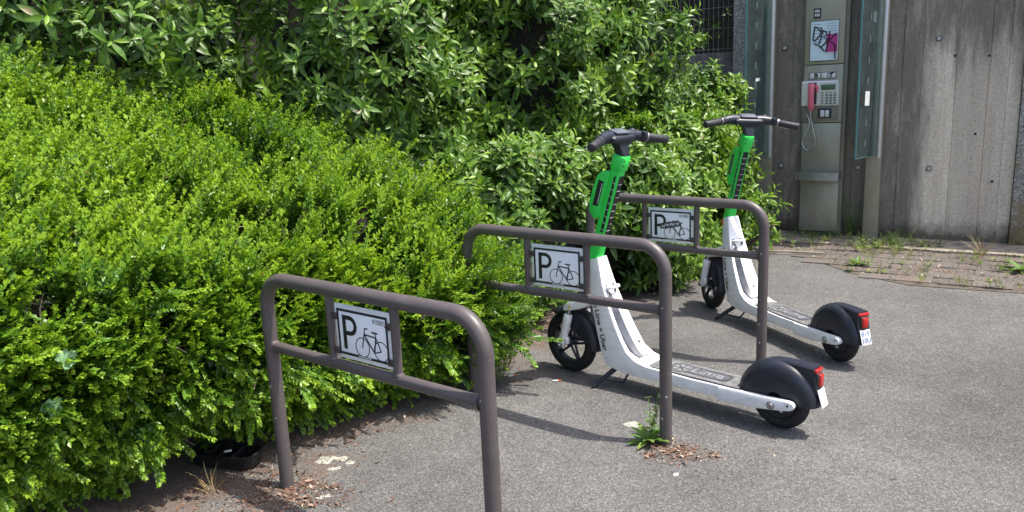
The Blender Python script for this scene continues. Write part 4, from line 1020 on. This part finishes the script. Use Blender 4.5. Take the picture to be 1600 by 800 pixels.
# ---- small-leaved hedge -------------------------------------------------
PROF = np.array([(0.06, 0.0), (-0.06, 0.14), (-0.16, 0.34), (-0.16, 0.58), (-0.06, 0.80), (0.14, 0.97), (0.45, 1.13), (0.85, 1.30), (1.25, 1.45), (1.60, 1.54), (2.1, 1.50)])   # (b, z)
_sl = np.concatenate([[0], np.cumsum(np.linalg.norm(np.diff(PROF, axis=0), axis=1))]); SLEN = _sl[-1]
def smooth(x, a, b): t = np.clip((x-a)/(b-a), 0, 1); return t*t*(3-2*t)
A_END = 3.95
def hedge_pt(a, s):
    b = np.interp(s, _sl, PROF[:, 0]); z = np.interp(s, _sl, PROF[:, 1])
    k = 1-0.44*smooth(a, 2.7, 3.75)                       # lower towards the far end
    endr = np.sqrt(np.clip(1-np.clip((a-3.45)/(A_END-3.45), 0, 1)**2, 0, 1))
    b = b-0.27*smooth(a, 2.2, 2.7)*(1-smooth(a, 2.95, 3.25))*np.exp(-((z-0.45)/0.45)**2)-0.03+0.14*smooth(a, 3.0, 3.4)
    b = b+0.34*np.exp(-((a-1.66)/0.26)**2-(z/0.30)**2)+0.26*(1-smooth(a, 1.15, 1.7))*np.exp(-(z/0.55)**2)
    b2 = 1.3+(b-1.3)*np.maximum(endr, 0.02); z = z*k*(0.35+0.65*endr)
    return a, b2, z
def hedge_world(a, s):
    p = hw(*hedge_pt(a, s))
    e = 1e-3
    da = hw(*hedge_pt(a+e, s))-p; ds = hw(*hedge_pt(a, s+e))-p
    n = np.cross(ds, da); n /= (np.linalg.norm(n, axis=1, keepdims=True)+1e-9)
    n *= np.sign((n*np.array([0.789, -0.614, 0.6])).sum(1))[:, None]
    disp = 0.16*vnoise(p, 2.2)+0.17*vnoise(p+9, 4.6)+0.17*vnoise(p+3, 10)
    return p+n*disp[:, None]*np.clip(p[:, 2:3]/0.25, 0.35, 1), n

hedge = empty('hedge', tuple(hw(np.array(1.9), np.array(0.8), np.array(0.0))), 0, 'broad sprawling small-leaved bright green hedge on the left behind the nearest rack', 'hedge')
bpy.context.view_layer.update()
HO = np.array(hedge.location)
sprigs = []
for k in range(12):
    t = Tmpl('sprig'); rr = np.random.default_rng(100+k); upr = k > 6; Ln = [0.13, 0.11, 0.15, 0.09, 0.12, 0.17, 0.10, 0.12, 0.15, 0.10, 0.17, 0.13][k]; nn = int(Ln/0.0105)
    bend = rr.normal(0, 0.10, 2); prev = None
    for i in range(nn+1):
        u = i/nn; z = u*Ln; c = np.array([bend[0]*z*u, bend[1]*z*u, z*(1-0.08*u)])
        if prev is not None and i % 3 == 0: t.stem(prev, c, 0.0012*(1-0.6*u), 0.12); prev = c
        if prev is None: prev = c
        for sg in (1, -1):
            ang = (i % 2)*(1.57 if upr else 0.35)+rr.normal(0, 0.22)
            side = np.array([math.cos(ang)*sg, math.sin(ang)*sg, 0]); d = side*(1.0-0.40*u)+np.array([0, 0.12, 0.40+0.6*u+rr.normal(0, 0.12)])
            sz = 0.0208*(1-0.35*u)*rr.uniform(0.8, 1.2)*(0.75+0.25*min(1, 4*u+0.3))
            t.leaf(c, d, (np.array([0, 0, 1.0])-side*0.5 if upr else np.array([0, 1.0, 0.25]))+rr.normal(0, 0.28, 3), sz, sz*0.56, np.clip(0.22+0.62*u**1.7+rr.normal(0, 0.09), 0.02, 1), 1, 0.06, 0.16)
    for a in range(4):
        d = np.array([math.cos(a*1.57), math.sin(a*1.57), 1.7]); t.leaf(c, d, np.array([-d[0], -d[1], 0.6]), 0.014, 0.008, 0.98)
    if k in (1, 3):          # a side shoot
        for sg in (1, -1):
            b0 = np.array([0, 0, Ln*0.35]); dv = np.array([0.7*sg, 0.25, 0.75]); dv /= np.linalg.norm(dv)
            for i in range(5):
                u = i/4; c = b0+dv*0.055*u
                for s2 in (1, -1):
                    side = np.cross(dv, [0, 1, 0.3])*s2; d = side+dv*(0.5+0.7*u); sz = 0.021*(1-0.3*u)*rr.uniform(0.8, 1.2)
                    t.leaf(c, d, np.array([0, 1.0, 0.3])+rr.normal(0, 0.28, 3), sz, sz*0.56, np.clip(0.28+0.55*u**1.5+rr.normal(0, 0.1), 0.02, 1), 1, 0.06, 0.16)
    sprigs.append(t)
NH = 28500
a_ = rng.uniform(0.25, A_END, NH); s_ = rng.uniform(0, SLEN*0.96, NH)
p, n = hedge_world(a_, s_)
keep = in_view(p, 0.12); p, n, s_, a_ = p[keep], n[keep], s_[keep], a_[keep]
N = len(p)
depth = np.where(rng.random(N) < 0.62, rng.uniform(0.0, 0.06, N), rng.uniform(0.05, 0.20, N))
grow = n*0.80+np.array([0.10, -0.05, 0.28])+rv(N)*0.60+(EA*0.25)*rng.normal(0, 1, (N, 1))
grow += EM*0.45*np.clip(n[:, 2:3], 0, 1)
topm = (n[:, 2] > 0.5) & (rng.random(N) < 0.34)
grow[topm] = grow[topm]*0.7+np.array([0.10, -0.08, 0.8])
low = p[:, 2] < 0.35
grow[low] += np.array([0.25, -0.2, -0.55])
pos = p-n*depth[:, None]-grow/np.linalg.norm(grow, axis=1, keepdims=True)*0.05
pos[:, 2] = np.maximum(pos[:, 2], 0.02)
ok = ((pos[:, 2]+np.minimum(0, grow[:, 2])*0.1) > 0.0) & (vnoise(p+21, 6.5)+0.5*vnoise(p+1, 14) > -0.27)
rot = rotmat(grow, rng.normal(0, 0.55, N)); scl = np.where(rng.random(N) < 0.22, rng.uniform(1.25, 1.8, N), rng.uniform(0.85, 1.3, N))*np.where(topm, 1.12, 1.0)
which = np.where(topm | (grow[:, 2] > 0.75*np.linalg.norm(grow, axis=1)), rng.integers(7, 12, N), rng.integers(0, 7, N))
dt = 0.06+0.50*vnoise(p, 1.7)+0.45*vnoise(p+5, 6)+rng.normal(0, 0.09, N)-depth*0.8  # depth term puts inner shade into the leaf tint
dist = np.linalg.norm(p-CAMP, axis=1)
score = np.where((depth < 0.05) & in_view(p, -0.05), dist, 99)
score = np.where(ok, score, 99); near = np.zeros(N, bool); near[np.argsort(score)[:300]] = True
rest = ~near & ok
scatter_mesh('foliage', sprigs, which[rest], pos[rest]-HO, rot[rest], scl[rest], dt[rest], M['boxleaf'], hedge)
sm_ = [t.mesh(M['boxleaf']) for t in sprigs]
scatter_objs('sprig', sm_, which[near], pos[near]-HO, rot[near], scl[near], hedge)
# dark shell in place of inner twigs, added to block light
ga = np.linspace(0.25, A_END-0.25, 46); gs_ = np.linspace(0.05, SLEN, 36)
AA, SS = np.meshgrid(ga, gs_, indexing='ij'); pc, ncore = hedge_world(AA.ravel(), SS.ravel()); pc = pc-ncore*0.20-HO
pc[:, 2] = np.maximum(pc[:, 2], -0.05)
fcs = [(i*36+j, (i+1)*36+j, (i+1)*36+j+1, i*36+j+1) for i in range(45) for j in range(35)]
me = bpy.data.meshes.new('dark_core'); me.from_pydata([tuple(q) for q in pc], [], fcs); me.update(); stuff(link('dark_core', me, M['core'], hedge))
# stems and a few bare shoots
for k in range(110):
    aa = rng.uniform(0.9, 3.7, 1); ss = rng.uniform(0.1, SLEN*0.8, 1); q, nn = hedge_world(aa, ss); q = q[0]; nn = nn[0]
    if not in_view(q[None])[0]: continue
    d = nn*0.5+rv(1)[0]*0.8+np.array([0, 0, 0.3]); d /= np.linalg.norm(d); ln = rng.uniform(0.12, 0.30)
    pts = [q-nn*0.06-d*ln*0.4-HO+rng.normal(0, 0.006, 3)+d*ln*t+np.array([0, 0, -0.05*t*t]) for t in np.linspace(0, 1, 5)]
    if min(x[2] for x in pts) < 0.02: continue
    m_ = MB(); m_.tube([tuple(x) for x in pts], [0.0030, 0.0028, 0.0024, 0.0018, 0.0009], 5); m_.build('twig', M['drytwig'], hedge, 60)
for k in range(9):
    aa = 1.0+0.33*k+rng.uniform(-0.1, 0.1); bb = rng.uniform(0.25, 0.6); q = hw(np.array(aa), np.array(bb), np.array(0.0))-HO
    tip = hw(np.array(aa+rng.uniform(-0.2, 0.2)), np.array(bb+rng.uniform(-0.2, 0.5)), np.array(0.8))-HO; mid = (q+tip)/2+rng.normal(0, 0.06, 3)
    m_ = MB(); m_.tube([tuple(q-np.array([0, 0, 0.05])), tuple(mid), tuple(tip)], [0.018, 0.013, 0.006], 7); m_.build('trunk', M['bark'], hedge, 60)

# ---- laurels ------------------------------------------------------------
shoots = []
for k in range(6):
    t = Tmpl('shoot'); rr = np.random.default_rng(200+k); Ln = [0.17, 0.13, 0.20, 0.15, 0.11, 0.18][k]; nl = [11, 9, 13, 10, 8, 12][k]
    t.stem((0, 0, -0.05), (0, 0, Ln*0.5), 0.0028, 0.25); t.stem((0, 0, Ln*0.5), (0.005, 0, Ln), 0.0022, 0.5)
    for i in range(nl):
        u = i/(nl-1); ang = i*2.4+rr.normal(0, 0.25); el = 0.05+0.95*u**1.6+rr.normal(0, 0.12)
        rad = np.array([math.cos(ang), math.sin(ang), 0]); d = rad*math.cos(el)+np.array([0, 0, math.sin(el)])
        L_ = (0.094 if u < 0.75 else 0.070)*rr.uniform(0.8, 1.2)*(1-0.25*u)
        nr = np.array([0, 0, 1.0])*math.cos(el)-rad*math.sin(el)+rr.normal(0, 0.22, 3)
        t.leaf((0, 0, Ln*(0.25+0.75*u)), d, nr, L_, L_*rr.uniform(0.30, 0.37), np.clip(0.20+0.62*u**2.2+rr.normal(0, 0.08), 0.02, 1), 3, rr.uniform(0.12, 0.36), 0.13)
    shoots.append(t)
def laurel(name, blobs, count, label, seed, objs, tint0=0.0, size=1.0, stems=6, gvec=(0.15, -0.25, 0.42), core=0.60):
    rg = np.random.default_rng(seed)
    C = np.array([[b[0], b[1], b[2]] for b in blobs]); Rr = np.array([b[3] for b in blobs])
    C = np.array([hw(np.array(c[0]), np.array(c[1]), np.array(c[2])) for c in C])
    base = C[:, :2].mean(0); root = empty(name, (base[0], base[1], 0), 0, label, 'shrub'); O = np.array([base[0], base[1], 0.0])
    fr = np.stack([EA, -EM, np.array([0, 0, 1.0])])          # a,b,z axes
    area = np.array([r[0]*r[1]+r[0]*r[2]+r[1]*r[2] for r in Rr]); P_ = []; N_ = []
    for c, r, ar in zip(C, Rr, area):
        n_ = int(count*ar/area.sum()); d = rg.normal(size=(n_, 3)); d /= np.linalg.norm(d, axis=1, keepdims=True)
        loc = d*r; w_ = c+loc@fr; nn = (d/r)@fr; nn /= np.linalg.norm(nn, axis=1, keepdims=True)
        disp = 0.36*vnoise(w_, 1.7)+0.36*vnoise(w_+7, 3.6)+0.20*vnoise(w_+2, 8)
        w_ = w_+nn*disp[:, None]
        P_.append(w_); N_.append(nn)
    p = np.concatenate(P_); n = np.concatenate(N_)
    inside_ = np.zeros(len(p), int)
    for c, r in zip(C, Rr): inside_ += ((((p-c)@fr.T)/(r*0.86))**2).sum(1) < 1
    wn_ = np.array(WN); wall_d = (p-np.array(W0))@wn_; wall_u = (p-np.array(W0))@np.array(WU)
    facing = ((CAMP-p)*n).sum(1)/np.linalg.norm(CAMP-p, axis=1)
    ok = (inside_ == 0) & (p[:, 2] > 0.05) & in_view(p, 0.15) & ((wall_d > 0.08) | (wall_d < -0.4)) & (facing > -0.45)
    p, n = p[ok], n[ok]; N = len(p)
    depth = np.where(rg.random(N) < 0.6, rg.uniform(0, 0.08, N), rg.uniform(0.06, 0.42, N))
    gr = n*0.8+np.array(gvec)+rg.normal(size=(N, 3))*0.42
    pos = p-n*depth[:, None]-gr/np.linalg.norm(gr, axis=1, keepdims=True)*0.10
    pos[:, 2] = np.maximum(pos[:, 2], 0.04)
    rot = rotmat(gr, rg.uniform(0, 2*PI, N)); scl = rg.uniform(0.75, 1.2, N)*size; which = rg.integers(0, 6, N)
    dt = 0.45*vnoise(p, 1.3)+0.3*vnoise(p+4, 4)+rg.normal(0, 0.07, N)+tint0-depth*0.5  # tint drops with depth, shade inside the crown as colour
    dist = np.linalg.norm(p-CAMP, axis=1); score = np.where((depth < 0.06) & in_view(p, -0.05), dist, 99)
    nr_ = np.zeros(N, bool); nr_[np.argsort(score)[:objs]] = True
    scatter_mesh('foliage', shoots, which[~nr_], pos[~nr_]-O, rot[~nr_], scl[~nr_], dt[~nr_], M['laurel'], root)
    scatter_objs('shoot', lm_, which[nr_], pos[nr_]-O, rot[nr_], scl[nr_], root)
    # solid dark blobs instead of twigs, put in to stop light
    for c, r in zip(C, Rr):
        bm = bmesh.new(); bmesh.ops.create_icosphere(bm, subdivisions=3, radius=1)
        for v in bm.verts:
            q = np.array(v.co)*(np.array(r)*core); w_ = c+q@fr; w_ = w_+(w_-c)*0.25*float(vnoise(w_[None], 2.0)[0]); w_[2] = max(w_[2], -0.03); v.co = Vector(w_-O)
        me = bpy.data.meshes.new('dark_core'); bm.to_mesh(me); bm.free(); stuff(link('dark_core', me, M['core'], root))
    for k in range(stems):
        c = C[k % len(C)]; q = c-O; f0 = np.array([q[0]+rg.normal(0, 0.15), q[1]+rg.normal(0, 0.15), -0.05]); tp = q+np.array([rg.normal(0, 0.3), rg.normal(0, 0.3), Rr[k % len(C)][2]*0.5]); md = (f0+tp)/2+rg.normal(0, 0.08, 3)
        m_ = MB(); m_.tube([tuple(f0), tuple(md), tuple(tp)], [0.035, 0.024, 0.009], 7); m_.build('trunk', M['bark'], root, 60)
    return root
lm_ = [t.mesh(M['laurel']) for t in shoots]
laurel('laurel_shrub', [(0.7, 2.45, 1.5, (1.4, 0.9, 1.75)), (1.75, 2.55, 1.7, (1.0, 0.9, 1.9)), (2.6, 2.25, 1.6, (1.2, 0.95, 1.85)), (3.6, 2.9, 1.7, (1.0, 0.8, 1.9)), (3.9, 1.55, 1.5, (1.1, 1.0, 2.0)), (4.45, 1.55, 1.6, (0.8, 0.8, 1.95)), (5.0, 0.95, 1.6, (0.85, 0.85, 1.95)), (5.80, 0.72, 1.75, (0.62, 0.60, 1.75))],
       36000, 'tall dark glossy large-leaved evergreen shrub towering behind the hedge', 31, 300, 0.05, 1.12, 8)
laurel('laurel_shrub', [(4.35, 0.35, 0.45, (0.80, 0.55, 0.75)), (5.15, 0.15, 0.50, (0.80, 0.58, 0.80)), (5.75, 0.02, 0.48, (0.56, 0.46, 0.74)), (6.15, -0.10, 0.26, (0.36, 0.32, 0.36)), (6.45, -0.24, 0.20, (0.26, 0.24, 0.28)), (6.72, 0.10, 0.72, (0.40, 0.34, 0.60)), (6.82, 0.20, 1.05, (0.32, 0.28, 0.50))],
       10500, 'lower large-leaved shrub spilling over the ground behind the scooters towards the payphone', 32, 300, 0.06, 1.05, 6)
laurel('laurel_shrub', [(8.95, 0.90, 1.9, (0.85, 1.1, 1.9)), (8.9, 2.3, 1.9, (0.9, 1.0, 1.9))],
       1300, 'shrub tinted dark for shade, growing behind the wire mesh fence', 33, 0, -0.45, 0.8, 4, core=0.9)  # lowered leaf tint and enlarged dark core put shade into this shrub

# ------------------------------------------------------------------ weeds, litter, small finds
def weed_tmpl(name, kind, n, h, seed):
    t = Tmpl(name); rr = np.random.default_rng(seed)
    if kind == 'rosette':
        for i in range(n):
            a = i*2.4+rr.normal(0, 0.2); el = rr.uniform(0.15, 0.9); d = np.array([math.cos(a)*math.cos(el), math.sin(a)*math.cos(el), math.sin(el)])
            L_ = h*rr.uniform(0.5, 1.0); t.leaf((0, 0, 0.004), d, np.array([0, 0, 1.0])-d*d[2], L_, L_*0.32, rr.uniform(0.2, 0.75), 3, 0.3, 0.1)
    elif kind == 'stalk':
        for i in range(n):
            a = rr.uniform(0, 6.28); lean = rr.uniform(0.1, 0.5); top = np.array([math.cos(a)*lean, math.sin(a)*lean, 1.0])*h*rr.uniform(0.6, 1.0); prev = np.zeros(3)
            for j in range(1, 6):
                c = top*j/5+rr.normal(0, 0.006, 3); t.stem(prev, c, 0.0016, 0.45); prev = c
                for sg in (1, -1):
                    b = rr.uniform(0, 6.28); d = np.array([math.cos(b), math.sin(b), 0.5]); L_ = 0.034*rr.uniform(0.6, 1.2)*(1.25-0.15*j); t.leaf(c, d, np.array([0, 0, 1.0]), L_, L_*0.5, rr.uniform(0.25, 0.8), 3, 0.25, 0.1)
    else:
        for i in range(n):
            a = rr.uniform(0, 6.28); ln = rr.uniform(0.15, 0.8); d = np.array([math.cos(a)*ln, math.sin(a)*ln, 1.0]); d /= np.linalg.norm(d); L_ = h*rr.uniform(0.5, 1.1)
            t.leaf(rr.normal(0, 0.012, 3)*[1, 1, 0], d, np.array([-d[1], d[0], 0.2]), L_, 0.0045, rr.uniform(0.2, 1.0), 3, rr.uniform(0.1, 0.5), 0.05)
    return t
def plant(name, kind, n, h, seed, loc, mat, label, cat='weed', part='leaves', group=None):
    r_ = empty(name, loc, random.uniform(0, 6), label, cat, group); t = weed_tmpl(part, kind, n, h, seed); o = link(part, t.mesh(M[mat]), None, r_); stuff(o); return r_
GZ = 0.0
plant('weed', 'rosette', 16, 0.13, 1, (0.545, 3.075, 0), 'weed', 'broad-leaved weed at the foot of the middle rack leg', part='leaves')
plant('weed', 'stalk', 4, 0.25, 2, (0.560, 3.10, 0), 'weed', 'thin straggly weed stalks rising beside the middle rack leg', part='leaves')
plant('grass_tuft', 'grass', 46, 0.42, 3, (-0.09, 3.86, 0), 'weed', 'tall grass tuft at the hedge edge beside the middle rack', 'grass', part='blades')
plant('grass_tuft', 'grass', 16, 0.13, 4, (-1.205, 2.79, 0), 'straw', 'dry straw-coloured grass tuft beside the nearest rack leg', 'grass', part='blades')
plant('weed', 'rosette', 14, 0.12, 5, tuple(wp(-0.985, 1.22, 0.01)), 'weed', 'green weed tuft at the asphalt edge of the paving below the right post', part='leaves')
plant('weed', 'rosette', 18, 0.16, 6, tuple(wp(0.10, 1.02, 0.01)), 'weed', 'leafy weed on the paving at the right picture edge', part='leaves')
plant('weed', 'stalk', 8, 0.30, 7, tuple(wp(0.20, 0.36, 0.02)), 'weed', 'tall leafy weed against the lichen-covered pillar', part='leaves')
plant('weed', 'stalk', 5, 0.42, 8, tuple(wp(-1.375, 0.215, 0.02)), 'weed', 'tall wilting weed in front of the payphone base', part='leaves')
plant('weed', 'stalk', 12, 0.45, 9, tuple(wp(-1.235, 0.09, 0.02)), 'weed', 'dark leafy weed between payphone and right post', part='leaves')
plant('grass_tuft', 'grass', 26, 0.20, 10, tuple(wp(-0.165, 0.62, 0.01)), 'straw', 'dry grass tuft at the front of the pale concrete slab', 'grass', part='blades')
plant('grass_tuft', 'grass', 14, 0.26, 11, tuple(wp(-0.78, 0.40, 0.02)), 'weed', 'slim green grass tuft right of the right post', 'grass', part='blades')
# ground cover of tiny weeds, moss and dry leaves in joints and at the wall foot
tl_ = [weed_tmpl('g', 'rosette', 7, 0.05, 20), weed_tmpl('g', 'grass', 9, 0.09, 21), weed_tmpl('g', 'rosette', 5, 0.035, 22), weed_tmpl('g', 'stalk', 2, 0.12, 23)]
pts_ = []
for i in range(300):
    if i < 130: q = (rng.uniform(-1.75, -0.45), abs(rng.normal(0, 0.16))+0.17)
    elif i < 190: q = (rng.uniform(-1.1, -0.75), rng.normal(0.45, 0.12))
    else:
        r_ = 0.62-0.09+0.181*rng.integers(0, 7); q = (rng.uniform(-1.6, 0.15), r_+rng.normal(0, 0.008))
        if not inside(bedpoly, *q): continue
    if q[1] < 0.05: continue
    pts_.append(tuple(wp(q[0], q[1], 0.016)))
pts_ = np.array(pts_); N = len(pts_)
scatter_mesh('ground_weeds', tl_, rng.integers(0, 4, N), pts_, rotmat(np.tile([[0, 0, 1.0]], (N, 1))+rng.normal(0, 0.15, (N, 3)), rng.uniform(0, 6, N)), rng.uniform(0.5, 1.1, N), rng.normal(0.25, 0.2, N), M['weed'], None)['label'] = 'small weeds and grass growing along the wall foot and paving joints'
# litter chips
lt_ = []
for k in range(4):
    t = Tmpl('chip'); rr = np.random.default_rng(300+k); L_ = [0.012, 0.018, 0.008, 0.022][k]; t.leaf((-L_/2, 0, 0.002), np.array([1, 0, rr.normal(0, 0.15)]), np.array([0, 0.1, 1.0]), L_, L_*[0.5, 0.25, 0.7, 0.16][k], 0.5, 1, 0.2, 0.12); lt_.append(t)
def litter(name, pts, label, dt=0.0, s=1.0):
    pts = np.array(pts); N = len(pts)
    nz = np.tile([[0, 0, 1.0]], (N, 1))+rng.normal(0, 0.22, (N, 3))
    pts[:, 2] += rng.uniform(0.0, 0.006, N)
    o = scatter_mesh(name, lt_, rng.integers(0, 4, N), pts, rotmat(nz, rng.uniform(0, 6.3, N)), np.where(rng.random(N) < 0.06, rng.uniform(1.4, 2.6, N), rng.uniform(0.35, 1.15, N))*s, rng.normal(dt, 0.30, N), M['litter'], None); o['label'] = label
def disc(c, rx, ry, n, rz=0.0):
    out = []
    for _ in range(n):
        a = rng.uniform(0, 6.28); r_ = (math.sqrt(rng.random()) if rng.random() < 0.75 else abs(rng.normal(0, 0.95)))*(1+0.25*math.sin(3*a+1)+rng.normal(0, 0.12)); x, y = rx*r_*math.cos(a), ry*r_*math.sin(a)
        out.append((c[0]+x*math.cos(rz)-y*math.sin(rz), c[1]+x*math.sin(rz)+y*math.cos(rz), 0.001))
    return out
litter('leaf_litter', disc((-0.90, 2.78), 0.22, 0.16, 1900, -0.4), 'reddish brown leaf litter round the nearest rack leg')
litter('leaf_litter', disc((0.640, 2.985), 0.15, 0.105, 950, -0.5), 'reddish brown leaf litter round the middle rack leg', 0.10)
edge = []
for _ in range(9000):
    a = rng.uniform(1.1, 4.8); b = -0.10+abs(rng.normal(0, 0.16))*rng.choice([-1, 1])-0.02*math.sin(a*5); q = hw(np.array(a), np.array(b), np.array(0.001))
    if 0.30*vnoise(q[None], 5.0)[0]+rng.random() > 0.45: edge.append(tuple(q))
litter('leaf_litter', edge, 'brown leaf litter strewn along the foot of the hedge')
pv = []
for _ in range(2600):
    q = (rng.uniform(-1.9, 0.15), 0.53+0.181*rng.integers(0, 7)+rng.normal(0, 0.012)) if rng.random() < 0.6 else (rng.uniform(-1.9, 0.15), rng.uniform(0.15, 1.6))
    if inside(bedpoly, *q): pv.append(tuple(wp(q[0], q[1], 0.019)))
litter('leaf_litter', pv, 'dry orange moss and leaf bits in the paving joints', 0.2, 1.3)
sc_ = [(rng.uniform(-1.2, 2.6), rng.uniform(2.3, 6.2), 0.002) for _ in range(420)]
litter('leaf_litter', sc_, 'scattered crumbs of dry leaves over the asphalt', 0.35, 0.8)
# lichen discs on the asphalt
def blob(name, c, r, mat, label, cat, lobes=None, th=0.0025, group=None):
    m = MB(); rr = random.Random(hash((round(c[0], 3), round(c[1], 3))) & 0xffff)
    for (dx, dy, q) in (lobes or [(0, 0, 1)]):
        n = 22; ph_ = rr.uniform(0, 6); pl2 = [(r*q*(1+0.13*math.sin(3*a+ph_)+0.09*math.sin(5*a+2*ph_)+rr.uniform(-0.07, 0.07))*math.cos(a), r*q*0.92*(1+0.13*math.sin(3*a+ph_)+rr.uniform(-0.07, 0.07))*math.sin(a)) for a in [2*PI*i/n for i in range(n)]]
        secs = [[Vector((dx*r+x*k, dy*r+y*k, z)) for x, y in pl2] for k, z in ((1.0, 0.0008), (0.93, th), (0.6, th*1.3), (0.1, th*1.1))]
        m.loft(secs)
    o = m.build(name, M[mat], None, 60); o.location = (c[0], c[1], 0.0); tag(o, label, cat, group); return o
blob('lichen', (-0.83, 3.05), 0.030, 'lichen', 'largest lobed white lichen patch on the asphalt beside the nearest rack leg', 'lichen', [(0, 0, 1.0), (1.0, 0.35, 0.8), (0.5, -0.7, 0.75), (-0.5, -0.6, 0.6)])
blob('lichen', (-0.752, 3.052), 0.024, 'lichen', 'oval white lichen patch right of the largest patch', 'lichen')
blob('lichen', (-0.712, 3.012), 0.019, 'lichen', 'rightmost small white lichen patch beyond the oval patch', 'lichen')
blob('lichen', (-0.770, 2.963), 0.023, 'lichen', 'ragged white lichen patch below the oval patch', 'lichen', [(0, 0, 0.8), (0.8, 0.3, 0.6), (-0.7, -0.1, 0.5)])
blob('lichen', (-0.765, 2.735), 0.024, 'lichen', 'faint white lichen patch on the litter edge near the bottom edge', 'lichen', [(0, 0, 0.6), (0.9, 0.4, 0.6), (-0.8, -0.3, 0.4)])
blob('lichen', (0.505, 3.262), 0.036, 'lichen', 'round white lichen patch left of the middle rack leg', 'lichen')
blob('lichen', (0.98, 4.96), 0.040, 'lichen', 'white lichen patch between the two scooters', 'lichen', [(0, 0, 0.8), (1.1, 0.1, 0.6)])
blob('paper_scrap', (0.598, 2.790), 0.010, 'paper', 'tiny white paper scrap in front of the middle rack leg', 'paper scrap', [(0, 0, 1), (0.8, 0.5, 0.6)])
# cigarette ends
for (x, y, rz, lb) in ((0.200, 3.829, 0.1, 'cigarette end lying before the front wheel of the nearer scooter'), (-0.03, 3.93, 0.4, 'cigarette end near the grass tuft at the hedge edge')):
    m = MB(); m.tube([(-0.018, 0, 0.0045), (0.010, 0, 0.0045)], 0.0042, 8); r_ = m.build('cigarette_end', M['paper'], None, 60); r_.location = (x, y, 0); r_.rotation_euler.z = rz; tag(r_, lb, 'cigarette end')
    m = MB(); m.tube([(0.0102, 0, 0.0045), (0.024, 0, 0.0045)], 0.0043, 8); m.build('filter', M['orange'], r_, 60)
# stick on the paving
m = MB(); a0, a1 = wp(-1.76, 1.03, 0.026), wp(-1.30, 0.945, 0.026); m.tube([(0, 0, 0), tuple((a1-a0)*0.5+Vector((0, 0, 0.003))), tuple(a1-a0)], [0.010, 0.009, 0.008], 7)
o = m.build('stick', M['drytwig'], None, 60); o.location = a0; tag(o, 'long straight stick lying on the paving in front of the payphone', 'stick')
# black plastic tray under the hedge
tr = empty('plastic_tray', (-1.235, 3.055, 0), math.atan2(-0.07, 0.25), 'black oblong plastic tray lying half under the hedge', 'tray')
def orr(L_, W_, r, z, n=6):
    out = []
    for (sx, sy, a0) in ((1, 1, 0), (-1, 1, PI/2), (-1, -1, PI), (1, -1, 3*PI/2)):
        for i in range(n+1):
            a = a0+PI/2*i/n; out.append(Vector((sx*(L_-r)+r*math.cos(a), sy*(W_-r)+r*math.sin(a), z)))
    return out
m = MB(); m.loft([orr(0.135, 0.05, 0.04, 0.003), orr(0.146, 0.060, 0.05, 0.012), orr(0.152, 0.066, 0.055, 0.062), orr(0.157, 0.071, 0.058, 0.066), orr(0.152, 0.066, 0.054, 0.069), orr(0.143, 0.057, 0.048, 0.064), orr(0.138, 0.052, 0.042, 0.016)])
m.build('tray_body', M['traypl'], tr, 40)
for i in range(3):
    m = MB(); m.box((-0.06+0.06*i, 0, 0.042), (0.006, 0.10, 0.050), 0.002); m.build('divider', M['traypl'], tr)
m = MB(); m.box((0.02, -0.035, 0.074), (0.030, 0.016, 0.004), 0.001, Matrix.Rotation(0.3, 4, 'Z')); o = m.build('paper_scrap', M['paper'], None); o.location = tr.location; tag(o, 'small white scrap lying on the black tray', 'paper scrap')
# pale vine leaves in the hedge
vl = Tmpl('vine')
for i in range(5):
    a = -1.2+0.6*i; vl.leaf((0, 0, 0), np.array([math.sin(a), math.cos(a), 0.05]), np.array([0, 0.1, 1.0]), 0.05*(1.15-0.25*abs(i-2)), 0.034, 0.5, 3, 0.15, 0.05)
vm = vl.mesh(M['palevine']); vm.materials.clear(); vm.materials.append(M['palevine'])
for i, (a, s__) in enumerate(((1.05, 1.30), (1.30, 1.02), (2.35, 1.85), (2.75, 1.95), (1.5, 1.75), (2.9, 1.7), (1.0, 0.75), (0.95, 0.62))):
    q, nn = hedge_world(np.array([a]), np.array([s__])); q = q[0]+nn[0]*0.035; rm_ = rotmat(nn*0.8+np.array([[0.1, -0.5, 0.2]]), np.array([rng.uniform(0, 6)]))[0]
    o = link('vine_leaf', vm, None, hedge); o.matrix_basis = Matrix([[*(rm_[k]*1.0), (q-HO)[k]] for k in range(3)]+[[0, 0, 0, 1]])
